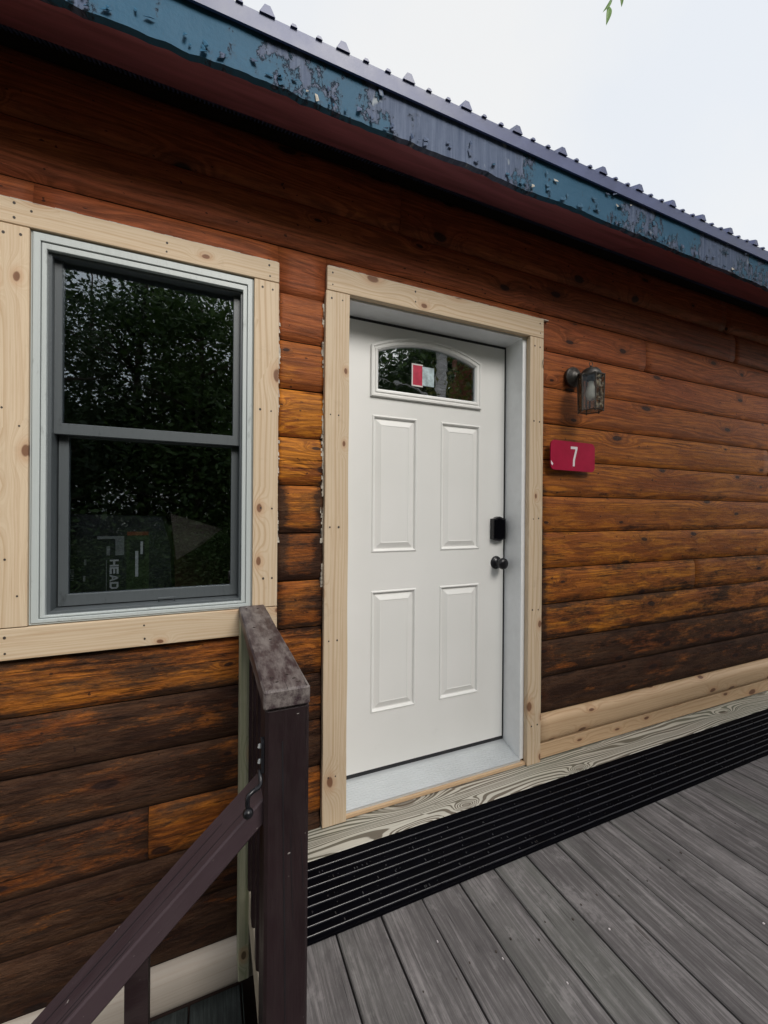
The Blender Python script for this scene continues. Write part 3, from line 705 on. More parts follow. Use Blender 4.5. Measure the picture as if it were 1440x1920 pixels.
# deadbolt, knob
mb = MB(); cx, cz = 1.3545, 1.165; hw, hh = .0375, .052
pts = [(cx-hw, cz-hh), (cx-hw*.6, cz-hh-.002), (cx-hw*.35, cz-hh-.007), (cx, cz-hh-.010), (cx+hw*.35, cz-hh-.007), (cx+hw*.6, cz-hh-.002), (cx+hw, cz-hh), (cx+hw, cz+hh), (cx+hw*.6, cz+hh+.003), (cx+hw*.35, cz+hh+.008), (cx, cz+hh+.012), (cx-hw*.35, cz+hh+.008), (cx-hw*.6, cz+hh+.003), (cx-hw, cz+hh)]
mb.prism([(p[0], 1.672, p[1]) for p in pts], (0, .029, 0))
db = mb.build('deadbolt_keypad', M_HARD, door)
mb = MB(); mb.prism([(cx+(p[0]-cx)*.82, 1.6685, cz+(p[1]-cz)*.86) for p in pts], (0, .0035, 0)); mb.build('keypad_face', M_RUB, db)
mb = MB()
for r in range(4):
    for c_ in range(2): mb.box(cx-.016+c_*.020, cx-.004+c_*.020, 1.6672, 1.6686, cz+.022-r*.018, cz+.031-r*.018)
mb.box(cx-.010, cx+.010, 1.6672, 1.6686, cz+.043, cz+.0445); mb.build('key_buttons', M_RUB, db)
mb = MB(); mb.lathe([(.0335, 0), (.0335, -.004), (.031, -.009), (.026, -.012), (.0125, -.014), (.0115, -.030), (.015, -.035), (.023, -.040), (.0275, -.048), (.0285, -.056), (.027, -.064), (.021, -.070), (.010, -.0725), (.002, -.073)], (1.3545, 1.7002, .992), 'y', 28)
mb.build('door_knob', M_HARD, door, True)
# jamb, weatherstrip, threshold
jb = MB()
jb.box(1.411, 1.4525, 1.5785, 1.76, .03, 2.145); jb.box(.465, .488-.004, 1.5785, 1.76, .03, 2.145); jb.box(.484, 1.411, 1.5785, 1.76, 2.109, 2.145)
jb.build('door_jamb', M_JAMB, cabin)
jb = MB(); jb.box(1.4009, 1.4108, 1.7015, 1.75, .08, 2.108); jb.box(.4845, 1.4108, 1.7015, 1.75, 2.0965, 2.1088); jb.box(.484, .4878, 1.703, 1.75, .08, 2.1)
jb.build('weatherstrip', M_BLACK, cabin)
th = MB()
for k in range(26):   # ribbed sloping aluminium sill
    a = k/26; b = (k+1)/26; ya = 1.572+a*.135; yb = 1.572+b*.135; za = .0315+a*.040; zb_ = .0315+b*.040
    up = .0012 if (k % 2 == 0 and k < 22) else 0
    th.poly([(.489, ya, za+up), (1.4108, ya, za+up), (1.4108, yb, zb_+up), (.489, yb, zb_+up)])
    if up:
        th.poly([(.489, ya, za), (1.4108, ya, za), (1.4108, ya, za+up), (.489, ya, za+up)])
th.poly([(.489, 1.572, .022), (1.4108, 1.572, .022), (1.4108, 1.572, .0327), (.489, 1.572, .0327)])
th.build('threshold', M_ALU, cabin)
box('door_sweep', .489, 1.4105, 1.702, 1.74, .070, .0885, M_BLACK, cabin)
board('sill_strip', .508, 1.4322, 1.562, 1.60, .0075, .0215, 'x', M_PINELOG, cabin, .001)

# ---- eave
EY0 = 1.222
def ragged_fascia():
    V = []; Fc = []; xs = []; x = XL
    while x < XR: xs.append(x); x += random.uniform(.012, .03)
    xs.append(XR)
    for i, x in enumerate(xs):
        zb_ = 2.505+.012*noise.noise(Vector((x*4, 0, 3)))+.007*noise.noise(Vector((x*22, 0, 5)))
        lay = .006*max(0, noise.noise(Vector((x*3, 4, 0))))
        for t in (0, .15, .4, .7, 1):
            z = zb_+(2.648-zb_)*t; y = 1.238-lay*(1-t)**2+.002*noise.noise(Vector((x*9, z*9, 1)))
            V.append((x, y, z))
        V.append((x, 1.258, 2.648)); V.append((x, 1.258, zb_))
    m_ = 7
    for i in range(len(xs)-1):
        for k in range(m_): Fc.append((i*m_+k, (i+1)*m_+k, (i+1)*m_+(k+1) % m_, i*m_+(k+1) % m_))
    c = Vector((1.6, 1.24, 2.57)); mobj('fascia_board', [Vector(v)-c for v in V], Fc, M_FASCIA, cabin, Matrix.Translation(c))['label'] = 'teal fascia board with peeling paint and ragged lower edge'
ragged_fascia()
for mt_, cnt, nm_ in ((M_FASCIA, 240, 'paint_flakes'), (M_CAULK, 14, 'bare_chips')):
    mb = MB(); rf = random.Random(cnt)
    for k in range(cnt):
        x = rf.uniform(-1.2, 4.6); z = rf.uniform(2.50, 2.635) if rf.random() < .5 else 2.503+abs(rf.gauss(0, .016)); w_ = rf.uniform(.004, .020); h_ = rf.uniform(.005, .026)
        if noise.noise(Vector((x*2.2, z*5, 7))) < -.05: continue
        y = 1.2335-rf.uniform(0, .002); c1 = rf.uniform(.002, .009); a = rf.uniform(-.5, .5)*w_
        mb.prism([(x, y+.001, z+h_), (x+a, y-c1*.4, z), (x+a+w_, y-c1, z+h_*rf.uniform(0, .4)), (x+w_, y, z+h_*.9)], (0, .0008, 0))
    o = mb.build(nm_, mt_, cabin); o['kind'] = 'stuff'
# drip edge of the roof metal
mb = MB(); mb.prism([(XL, 1.2235, 2.635), (XL, 1.2195, 2.682), (XL, 1.26, 2.700), (XL, 1.26, 2.694), (XL, 1.2275, 2.678), (XL, 1.231, 2.635)], (XR-XL, 0, 0)); mb.build('drip_edge', M_ROOF, cabin)
# sloping soffit boards (two joined end to end)
def sloped(name, xa, xb, ya, za, yb, zb_, t, mat):
    mb = MB(); mb.prism([(xa, ya, za), (xa, yb, zb_), (xa, yb, zb_+t), (xa, ya, za+t)], (xb-xa, 0, 0)); return mb.build(name, mat, cabin)
sloped('soffit_board', XL, 1.93, 1.259, 2.512, 1.497, 2.630, .02, M_SOFFIT)
sloped('soffit_board', 1.933, XR, 1.259, 2.512, 1.497, 2.630, .02, M_SOFFIT)
sloped('soffit_backing', XL, XR, 1.49, 2.665, 1.75, 2.79, .02, M_VENT)
mb = MB(); x = XL
while x < 5.0:
    mb.prism([(x, 1.499, 2.648), (x, 1.575, 2.686), (x, 1.575, 2.70), (x, 1.499, 2.664)], (.006, 0, 0)); x += .014
o = mb.build('vent_strip', M_VENT, cabin); o['kind'] = 'stuff'
# roof sheet with ribs
mb = MB(); mb.prism([(XL, 1.222, 2.6825), (XL, 5.2, 4.34), (XL, 5.2, 4.335), (XL, 1.222, 2.6775)], (XR-XL, 0, 0)); mb.build('roof_sheet', M_ROOF, cabin)
sl_ = (4.34-2.6825)/(5.2-1.222)
def rib(x, wb_, wt, h, name):
    y0, z0 = 1.214, 2.681; y1 = 5.2; z1 = z0+(y1-y0)*sl_
    mb = MB(); mb.prism([(x-wb_, y0, z0), (x+wb_, y0, z0), (x+wt, y0, z0+h), (x-wt, y0, z0+h)], (0, y1-y0, z1-z0)); mb.build(name, M_ROOF, cabin)
xr = .1415 - .2286*14
while xr < XR-.1:
    rib(xr, .022, .008, .026, 'roof_rib')
    if xr+.2286 < XR:
        for k in (1, 2): rib(xr+.2286*k/3, .010, .005, .008, 'roof_minor_rib')
    xr += .2286

# ---- interior room behind the glass
room = empty('interior', (0, 3.0, 0), parent=cabin)
M_INT = simple('interior_brown_panelling', (0.10, 0.045, 0.025), .6, var=.3, vs=3)
M_INTD = simple('interior_dark', (0.022, 0.022, 0.028), .7)
mb = MB(); mb.box(-3, 4, 3.6, 3.7, -.1, 2.7); mb.build('inner_wall', M_INT, room)
mb = MB(); mb.box(-3, 4, 1.75, 3.7, -.1, 0.0); mb.build('inner_floor', M_INTD, room)
mb = MB(); mb.box(-3, 4, 1.75, 3.7, 2.62, 2.7); mb.build('inner_ceiling', M_INTD, room)
mb = MB(); mb.box(-3.1, -3, 1.6, 3.7, -.1, 2.7); mb.box(4, 4.1, 1.6, 3.7, -.1, 2.7); mb.build('inner_wall', M_INTD, room)

# ------------------------------------------------------------------ things behind the window
YB = 1.80
bag = empty('racket_box', (-.30, YB, .80), 'dark box printed HEAD standing just inside the window glass', 'box')
M_BOX = simple('matt_black_card', (.012, .013, .018), .5, var=.4, vs=10)
M_PRINT = simple('grey_print', (.62, .62, .66), .5)
mb = MB(); mb.prism([(-.475, YB, .80), (-.135, YB, .80), (-.145, YB, 1.10), (-.175, YB, 1.222), (-.47, YB, 1.232)], (0, .16, 0)); mb.build('body', M_BOX, bag)
M_PR2 = simple('dim_print', (.24, .25, .26), .5, var=.3); M_PR3 = simple('green_print', (.028, .050, .018), .5, var=.5, vs=20); M_PR4 = simple('orange_print', (.22, .05, .02), .5)
def letters():
    mb = MB(); y = YB-.002; X1_, X0_ = -.3175, -.3455   # text height runs in -x (rotated clockwise), advance downwards
    lw = .0255; gap = .0025; z = 1.062; t = .0062
    def bar(u0, v0, u1, v1):
        """u: along advance 0..1, v: 0 bottom .. 1 top"""
        mb.box(X0_+(X1_-X0_)*v0, X0_+(X1_-X0_)*v1, y, y+.001, z-lw*u1, z-lw*u0)
    def quad(ps): mb.prism([(X0_+(X1_-X0_)*v, y, z-lw*u) for u, v in ps], (0, .001, 0))
    k = t/lw; kv = t/(X1_-X0_)
    bar(0, 0, k, 1); bar(1-k, 0, 1, 1); bar(k, .5-kv/2, 1-k, .5+kv/2); z -= lw+gap
    bar(0, 0, k, 1); bar(k, 0, 1, kv); bar(k, .5-kv/2, .95, .5+kv/2); bar(k, 1-kv, 1, 1); z -= lw+gap
    quad([(0, 0), (k, 0), (.5+k*.4, 1), (.5-k*.4, 1)]); quad([(1, 0), (1-k, 0), (.5-k*.4, 1), (.5+k*.4, 1)]); bar(.28, .24, .72, .24+kv*.8); z -= lw+gap
    bar(0, 0, k, 1); quad([(k, 0), (.75, 0), (1, .2), (1, .8), (.75, 1), (k, 1), (k, 1-kv), (.68, 1-kv), (1-k, .72), (1-k, .28), (.68, kv), (k, kv)])
    return mb.build('lettering', M_PRINT, bag)
letters()
mb = MB(); mb.box(-.357, -.355, YB-.002, YB-.001, .93, 1.062)
for zz in (1.105, 1.045): pass
mb.box(-.425, -.418, YB-.002, YB-.001, 1.045, 1.066); mb.box(-.428, -.421, YB-.002, YB-.001, .985, 1.006); mb.build('print_marks', M_PR2, bag)
mb = MB()
for k in range(6): mb.box(-.470, -.455, YB-.002, YB-.001, .99+k*.0075, .994+k*.0075)
mb.build('barcode', M_PR2, bag)
mb = MB(); mb.box(-.385, -.30, YB-.002, YB-.001, 1.140, 1.150); mb.box(-.328, -.300, YB-.002, YB-.001, 1.078, 1.140); mb.box(-.356, -.345, YB-.002, YB-.001, 1.078, 1.112); mb.build('label_panel', M_PR2, bag)
mb = MB(); mb.box(-.292, -.218, YB-.002, YB-.001, .94, 1.152); mb.build('label_panel', M_PR3, bag)
mb = MB(); mb.box(-.290, -.220, YB-.003, YB-.002, 1.152, 1.166); mb.build('label_stripe', M_PR4, bag)
mb = MB(); mb.box(-.282, -.232, YB-.0035, YB-.0022, 1.06, 1.135); mb.build('label_panel', M_BOX, bag)
mb = MB(); mb.box(-.263, -.253, YB-.005, YB-.0036, .995, 1.092); mb.box(-.246, -.238, YB-.005, YB-.0036, 1.08, 1.128); mb.build('print_marks', M_PRINT, bag)
mb = MB(); mb.prism([(-.150, 1.86, 1.235), (.045, 1.90, 1.17), (-.03, 1.90, 1.105), (-.128, 1.86, 1.045)], (0, .01, 0))
tag(mb.build('cardboard_flap', simple('beige_card', (.11, .08, .07), .6)), 'tilted beige cardboard sheet leaning right of the dark box behind the window', 'cardboard')

# ------------------------------------------------------------------ wall lantern
LX, LY, PZ = 1.729, 1.452, 1.955
lamp = empty('wall_lantern', (LX, 1.56, PZ), 'old bronze wall lantern with clouded glass and a frosted bulb', 'lantern')
mb = MB(); mb.lathe([(.052, .012), (.052, 0), (.050, -.004), (.044, -.005), (.043, -.009), (.035, -.011), (.034, -.016), (.024, -.019), (.018, -.026), (.010, -.030)], (LX, 1.556, PZ), 'y', 28); mb.build('back_plate', M_BRONZE, lamp, True)
mb = MB(); mb.tube([(LX, 1.535, PZ), (LX, 1.515, PZ+.002), (LX, 1.495, PZ-.008), (LX, 1.485, PZ-.012)], .008, 8); mb.build('arm', M_BRONZE, lamp, True)
CT, CB_, RR = 1.927, 1.755, .061
def hexp(r, z, c=(LX, LY), off=math.pi/6): return [Vector((c[0]+r*math.cos(off+math.pi/3*k+math.pi/6), c[1]+r*math.sin(off+math.pi/3*k+math.pi/6), z)) for k in range(6)]
mb = MB(); mb.lathe([(.050, 0), (.049, .010), (.042, .026), (.030, .037), (.015, .043), (.006, .046), (.006, .052)], (LX, LY, CT), 'z', 24); mb.build('roof', M_BRONZE, lamp, True)
rg = MB(); rg.tube([(LX+.011*math.cos(a*math.pi/8), LY, CT+.062+.012*math.sin(a*math.pi/8)) for a in range(-4, 13)], .0016, 6); rg.build('ring', M_BRONZE, lamp)
mb = MB(); tp = hexp(RR, CT); bt = hexp(RR*.93, CB_)
for k in range(6):
    k2 = (k+1) % 6
    mb.tube([tp[k], tp[k2]], .0035, 6); mb.tube([bt[k], bt[k2]], .003, 6); mb.tube([tp[k]+Vector((0, 0, .004)), bt[k]-Vector((0, 0, .007))], .0032, 6)
    mb.tube([tp[k]+(Vector((LX, LY, CT))-tp[k])*0, Vector((LX, LY, CT+.012))+(tp[k]-Vector((LX, LY, CT)))*.7], .003, 5)
mb.build('cage', M_BRONZE, lamp)
def mat_clouded():
    n = NT('clouded_pane'); P, _ = n.coords()
    v = n.noise(P, 55, 4, 0.7)
    tr = n.n('BsdfTransparent'); tr.inputs[0].default_value = (.80, .80, .78, 1)
    n.fin(n.mix(n.mapr(v, .45, .6), (.025, .02, .016), (.24, .20, .13)), .2, n.bump(v, .8, .004), .6)
    ms = n.n('MixShader'); n.l(n.mapr(v, .40, .62, .06, .55), ms.inputs[0]); n.l(tr.outputs[0], ms.inputs[1]); n.l(n.b.outputs[0], ms.inputs[2]); n.l(ms.outputs[0], n.out.inputs[0]); return n.m
M_CLOUD = mat_clouded(); M_LGLASS = mat_glass('lantern_glass', (.95, .95, .93), .35, 0.1, 0.0)
t2 = hexp(RR*.96, CT-.004); b2 = hexp(RR*.90, CB_+.004)
for k in range(6):
    k2 = (k+1) % 6
    if k in (3, 4) : # the pane facing the camera side is missing / clear
        pass
    mid = (t2[k]+t2[k2])/2-Vector((LX, LY, CT-.004))
    clear = mid.x < -.03 and mid.y < -.01
    mb = MB(); nrm = mid.normalized()*.002
    mb.prism([b2[k], b2[k2], t2[k2], t2[k]], nrm); mb.build('pane', M_LGLASS if clear else M_CLOUD, lamp)
mb = MB(); mb.lathe([(.012, .062), (.013, .045), (.015, .030), (.022, .008), (.0255, -.012), (.0245, -.028), (.018, -.040), (.008, -.046), (.001, -.047)], (LX, LY, 1.852), 'z', 24); mb.build('bulb', M_BULB, lamp, True)
mb = MB(); mb.lathe([(.017, .015), (.017, -.012), (.014, -.014)], (LX, LY, CT-.012), 'z', 16); mb.build('socket', M_BLACK, lamp, True)
mb = MB()
for a, b in (((LX+.025, 1.478, CB_+.02), (LX+.025, 1.478, CT-.01)), ((LX-.025, 1.478, CB_+.02), (LX-.025, 1.478, CT-.01))): mb.tube([a, b], .004, 6)
mb.build('rod', M_BRONZE, lamp)

# ------------------------------------------------------------------ house number
SGX0, SGX1, SGZ0, SGZ1 = 1.556, 1.862, 1.467, 1.616
sign = empty('number_sign', ((SGX0+SGX1)/2, 1.545, SGZ0), 'crimson rounded sign with a white 7 on the log wall under the lantern', 'sign')
def rrect(x0, x1, z0, z1, r, n=6):
    pts = []
    for cx_, cz_, a0 in ((x1-r, z0+r, -90), (x1-r, z1-r, 0), (x0+r, z1-r, 90), (x0+r, z0+r, 180)):
        for k in range(n+1):
            a = math.radians(a0+90*k/n); pts.append((cx_+r*math.cos(a), cz_+r*math.sin(a)))
    return pts
mb = MB(); mb.prism([(p[0], 1.536, p[1]-.010*(p[0]-SGX0)) for p in rrect(SGX0, SGX1, SGZ0, SGZ1, .026)], (0, .006, 0)); mb.build('plate', M_RED, sign)
mb = MB(); d7 = [(1.690, 1.590), (1.690, 1.577), (1.7225, 1.577), (1.706, 1.522), (1.7045, 1.489), (1.7175, 1.489), (1.719, 1.522), (1.7365, 1.580), (1.7365, 1.590)]
mb.prism([(p[0], 1.5352, p[1]) for p in d7], (0, .0007, 0)); mb.build('numeral', M_WHITE, sign)
mb = MB(); mb.prism([(SGX0+.001, 1.5352, 1.512), (SGX0+.016, 1.5352, 1.497), (SGX0+.010, 1.5352, 1.487), (SGX0+.001, 1.5352, 1.497)], (0, .0007, 0)); mb.build('paint_chip', M_WHITE, sign)
# small wire loop on the door trim
mb = MB(); mb.tube([(1.517, 1.548, 2.012), (1.509, 1.545, 2.004), (1.5065, 1.544, 1.990), (1.510, 1.545, 1.978), (1.518, 1.548, 1.968)], .0013, 6)
tag(mb.build('wire_loop', M_HARD), 'small bent dark wire at the right edge of the door trim', 'wire')

# ------------------------------------------------------------------ deck
deck = empty('deck', (0.165, 1.43, 0.0), kind='structure')
x = 0.350-0.1434
first = True
DY0 = -2.2
xs = []
while x < 6.1: xs.append(x); x += 0.1434
board('deck_board', .166, .2045, DY0, 1.427, -.028, 0.0, 'fy', M_DECK, deck, .003)
for x in xs:
    dz = random.uniform(-.0012, .0012); e = random.uniform(0, .0012)
    board('deck_board', x+.0025+e, x+.1434-.0025, DY0, 1.427, -.028+dz, dz, 'fy', M_DECK, deck, .003, 0.0012)
nl = []
for x in xs:
    for y in (1.335, 0.93, .52):
        if (y < 1.1 or random.random() < .6) and random.random() < .75:
            nl += [(x+.03+random.uniform(-.01, .01), y+random.uniform(-.02, .02)), (x+.112+random.uniform(-.01, .01), y+random.uniform(-.02, .02))]
mb = MB()
for (nx_, ny_) in nl:
    r_ = random.uniform(.002, .0034); mb.prism([(nx_+r_*math.cos(a*math.pi/3), ny_+r_*1.3*math.sin(a*math.pi/3), .0016) for a in range(6)], (0, 0, -.002))
mb.build('screw_heads', M_NAIL, deck)['kind'] = 'stuff'
mb = MB()
for k in range(9):
    nx_, ny_ = random.uniform(.4, 2.3), random.uniform(.5, 1.1); a = random.random()*3
    mb.box(nx_, nx_+random.uniform(.002, .006), ny_, ny_+random.uniform(.002, .007), .001, .0032)
tag(mb.build('wood_crumbs', M_WHITE), 'tiny pale crumbs scattered over the deck boards', 'crumbs', kind='stuff')
for yy in (1.3, .7, .1, -.5, -1.1, -1.7, -2.1): board('joist', .17, 6.0, yy, yy+.038, -.17, -.030, 'x', M_RAIL, deck, 0)
board('threshold_board', .188, 6.2, 1.4285, 1.5705, -.034, .003, 'fx', M_TREAT, deck, .003)['label'] = 'treated board with bold cathedral grain below the door'
board('threshold_board', .188, 6.2, 1.571, 1.66, -.034, -.004, 'fx', M_TREAT, deck, .003)

# ribbed mat
mat_ = empty('ribbed_mat', (3.0, 1.29, 0.0), 'long black ribbed rubber mat strip lying below the door sill', 'mat')
def strip(name, y0, y1, z0, z1, m_, c=.0008, wv=.0):
    V = []; Fc = []; n_ = 90; X0m, X1m = .19, 6.1; s = random.random()*9
    for i in range(n_+1):
        xx = X0m+(X1m-X0m)*(i/n_)**1.5
        dy = .0016*noise.noise(Vector((xx*1.3, s, 0))); dz = .0010*noise.noise(Vector((xx*2.1, s, 5)))
        for (yy, zz) in ((y0, z0), (y0+.0, z1-c+dz), (y0+c, z1+dz), (y1-c, z1+dz), (y1, z1-c+dz), (y1, z0)): V.append((xx, yy+dy, zz))
    for i in range(n_):
        for k in range(5): Fc.append((i*6+k, i*6+k+1, (i+1)*6+k+1, (i+1)*6+k))
    cc = Vector((3, (y0+y1)/2, z0)); return mobj(name, [Vector(v)-cc for v in V], [f[::-1] for f in Fc], m_, mat_, Matrix.Translation(cc))
strip('mat_base', 1.152, 1.4265, .0018, .0045, M_RUB)
for yy in (1.1705, 1.200, 1.229, 1.260, 1.292, 1.324, 1.3565, 1.389): strip('rib', yy-.0016, yy+.0016, .0045, .0092, M_RUBRIB)
strip('rib', 1.1525, 1.1575, .0045, .0075, M_RUB)
mb = MB()
for i in range(260):
    yy = random.choice((1.185, 1.214, 1.244, 1.276, 1.308, 1.34, 1.372)); xx = .2+random.random()**1.4*4.5
    mb.box(xx, xx+.003, yy-.0015+random.uniform(-.006, .006), yy+.0015, .0045, .0065)
mb.build('nubs', M_RUBRIB, mat_)['kind'] = 'stuff'

# lower landing boards left of the rail
land = empty('lower_deck', (-1.0, 1.2, -.51), kind='structure')
x = -3.0; i = 0
while x < .12:
    board('deck_board', x+.003, min(x+.17, .12), .96, 1.594, -.545, -.51, 'fy', M_LOWDECK, land, .003); x += .173

# ------------------------------------------------------------------ railing and stairs
rail = empty('stair_railing', (.14, .85, -.5), 'dark brown painted guard rail with worn cap and sloping handrail', 'railing')
def chk(o): return o
bm = cbox(.0445, .0445, .69, .006)
o = bmobj('post', bm, M_RAIL, rail, AX['z'].to_4x4()); bpy.data.objects.remove(o)
board('post', .0995, .1850, .806, .893, -.62, .866, 'z', M_RAIL, rail, .006)
# long vertical crack in the post front
mb = MB(); cz = .79; cxp = .140
crk = [(.132, .80), (.1335, .70), (.136, .55), (.1385, .42), (.140, .30), (.1415, .17), (.1405, .10), (.143, -.02), (.1455, -.12), (.150, -.22), (.153, -.3)]
for (a, b) in zip(crk[:-1], crk[1:]):
    w1 = .0007+.0006*random.random()
    mb.prism([(a[0]-w1, .8052, a[1]), (b[0]-w1, .8052, b[1]), (b[0]+w1, .8052, b[1]), (a[0]+w1, .8052, a[1])], (0, .003, 0))
for c2 in ([(.149, .62), (.1505, .55), (.154, .46), (.1555, .44)], [(.170, .60), (.1735, .54), (.1745, .50)]):
    for (a, b) in zip(c2[:-1], c2[1:]): mb.prism([(a[0]-.0005, .8052, a[1]), (b[0]-.0005, .8052, b[1]), (b[0]+.0005, .8052, b[1]), (a[0]+.0005, .8052, a[1])], (0, .003, 0))
mb.build('crack', M_BLACK, rail)
def cap():
    bm = cbox((1.548-.797)/2, .019, .0445, .004)
    bmesh.ops.subdivide_edges(bm, edges=[e for e in bm.edges if abs(e.verts[0].co.x-e.verts[1].co.x) > .3], cuts=20)
    W = AX['y'].to_4x4()
    # local X -> world Y ; local Z(width) must be world X ; thickness world Z
    A = Matrix(((0, 0, 1), (1, 0, 0), (0, 1, 0))).to_4x4(); A.translation = Vector((.1395, (1.548+.797)/2, .886))
    for v in bm.verts: v.co.z += .0012*noise.noise(v.co*9); v.co.y += .0008*noise.noise(v.co*14)
    return bmobj('cap_rail', bm, M_CAP, rail, A)
cp = cap(); cp['label'] = 'worn cap rail with scratched grey top'
mb = MB()
for (a, b) in ((.125, .835), (.160, .842), (.150, .865), (.118, .862), (.150, 1.12), (.118, 1.50), (.155, 1.49), (.165, .822), (.120, 1.25)):
    r_ = random.uniform(.0018, .003); mb.prism([(a+r_*1.5*math.cos(k*math.pi/3), b+r_*math.sin(k*math.pi/3), .9065) for k in range(6)], (0, 0, -.002))
mb.build('nail_heads', M_NAIL, rail)['kind'] = 'stuff'
# balusters with 45 degree cut feet
for yy in (1.440, 1.310, 1.183, 1.056, .935):
    mb = MB(); xa, xb = .123, .158
    mb.prism([(xa, yy-.0175, .866), (xa, yy-.0175, -.020), (xb, yy-.0175, -.055), (xb, yy-.0175, .866)][::-1], (0, .035, 0))
    mb.build('baluster', M_RAIL, rail)
board('rim_board', .1585, .1655-.0005, .90, 1.56, -.30, -.03, 'y' if False else 'x', M_RIM, rail, 0) if False else None
A = Matrix(((0, 1, 0), (1, 0, 0), (0, 0, -1)))
bm = cbox(.335, .019, .105, .002); W = A.to_4x4(); W.translation = Vector((.1455, 1.227, -.115)); 
ro = bmobj('rim_board', cbox(.335, .018, .062, .002), M_RIM, rail, (lambda W_: (setattr(W_, 'translation', Vector((.1455, 1.227, -.088))), W_)[1])(A.to_4x4())); bm.free()
ro['label'] = 'bare pale rim board the balusters are nailed to'
wp = board('wall_post', .0955, .130, 1.440, 1.530, -.335, .866, 'z', M_GREENWOOD, rail, .002); wp['label'] = 'greenish treated upright against the wall'
# sloping handrail
th_ = math.atan(.918)
d = Vector((-math.cos(th_), 0, -math.sin(th_))); up = Vector((-math.sin(th_), 0, math.cos(th_)))
L_ = 1.75; P0 = Vector((.0995, 0, .676))            # ridge (top front edge) at the post
A = Matrix((d, -up, Vector((0, 1, 0)))).transposed()  # local X along rail, local Y thickness, local Z width
if A.determinant() < 0: A = Matrix((d, up, Vector((0, 1, 0)))).transposed()
bm = cbox(L_/2, .020, .0465, .0035)
bmesh.ops.subdivide_edges(bm, edges=[e for e in bm.edges if abs(e.verts[0].co.x-e.verts[1].co.x) > .5], cuts=30)
for v in bm.verts: v.co.z += .0015*noise.noise(v.co*5); v.co.y += .0010*noise.noise(v.co*9+Vector((4, 4, 4)))
W = A.to_4x4(); W.translation = Vector((.0995, .837+.0465, .676))+d*(L_/2-.045)-up*.020
hr = bmobj('handrail', bm, M_RAILTOP, rail, W)
# cracks on the handrail top
mb = MB()
for (off, a, b) in ((.022, .05, .62), (.055, .10, .9), (.035, .55, 1.2), (.012, .3, 1.3)):
    p = a
    while p < b:
        q = min(b, p+random.uniform(.05, .09)); wv = .0007*random.uniform(.6, 1.4); jj = .003*noise.noise(Vector((p*3, off*50, 0))); j2 = .003*noise.noise(Vector((q*3, off*50, 0)))
        o0 = P0+d*p+up*.0006; o1 = P0+d*q+up*.0006; y0 = .837+off+jj; y1 = .837+off+j2
        mb.prism([Vector((o0.x, y0-wv, o0.z)), Vector((o1.x, y1-wv, o1.z)), Vector((o1.x, y1+wv, o1.z)), Vector((o0.x, y0+wv, o0.z))], -up*.002); p = q
mb.build('crack', M_BLACK, rail)
# stair balusters under the handrail
for xx in (-.140, -.50, -.86):
    zt = .676+(xx-.0995)*.918-.045
    mb = MB(); mb.prism([(xx, .868, zt), (xx, .868, -.85), (xx+.038, .868, -.85), (xx+.038, .868, zt+.035)], (0, .034, 0)); mb.build('baluster', M_RAIL, rail)
board('post', -1.19, -1.10, .84, .93, -.9, -.40, 'z', M_RAIL, rail, .006)
# steps below the camera
steps_ = empty('stairs', (-.4, .3, -.85), 'brown wooden stairs going down left along the cabin', 'stairs')
for k in range(4):
    zt = -.18*(k+1)+.0; xa = .16-.20*(k+1)
    board('tread', xa-.06, xa+.20, -.2, .82, zt-.035, zt, 'y' if False else 'fy', M_DECK, steps_, .003)
mb = MB(); mb.prism([(.16, .822, -.03), (-.80, .822, -.85), (-.55, .822, -.85), (.16, .822, -.25)], (0, .03, 0)); mb.build('stringer', M_RAIL, steps_)
mb = MB(); mb.prism([(.16, -.24, -.03), (-.80, -.24, -.85), (-.55, -.24, -.85), (.16, -.24, -.25)], (0, .03, 0)); mb.build('stringer', M_RAIL, steps_)

# hook on the post
def at(px, py, Y):
    c = Vector(((px-720)/761.8, -(py-960)/761.8, 1.0)); r = R2*c.x+U2*c.y+F; return Vector((0, 0, 1.25))+r*(Y/r.y)
hook = empty('coat_hook', (.096, .82, .75), 'curved black iron hook with a ball end screwed to the post', 'hook')
pl = [at(485, 1409, .825), at(486, 1425, .822), at(486, 1443, .82), at(489, 1461, .812), at(488.5, 1470, .807), at(484, 1477, .800), at(474, 1484, .795), at(466.5, 1491, .792), at(464, 1500, .790), at(464, 1511, .788), at(465, 1520, .786)]
mb = MB(); mb.tube(pl[2:], [.0042, .0042, .0042, .0044, .0044, .0046, .0044, .0042, .0042], 10); mb.build('arm', M_HARD, hook, True)
p = at(465, 1525, .785); mb = MB(); mb.lathe([(.001, -.0095)]+[(.0096*math.cos(math.radians(a)), .0096*math.sin(math.radians(a))) for a in range(-75, 90, 15)]+[(.001, .0095)], p, 'z', 16); mb.build('ball', M_HARD, hook, True)
mb = MB(); mb.prism([(.0985, .812, .742), (.0985, .838, .742), (.0985, .838, .800), (.0985, .825, .806), (.0985, .812, .800)], (-.006, 0, 0)); mb.build('plate', M_HARD, hook)
mb = MB()
for zz in (.790, .760): mb.lathe([(.0045, -.003), (.003, .003)], (.0915, .825, zz), 'z', 8)
mb.build('screw', M_ALU, hook)

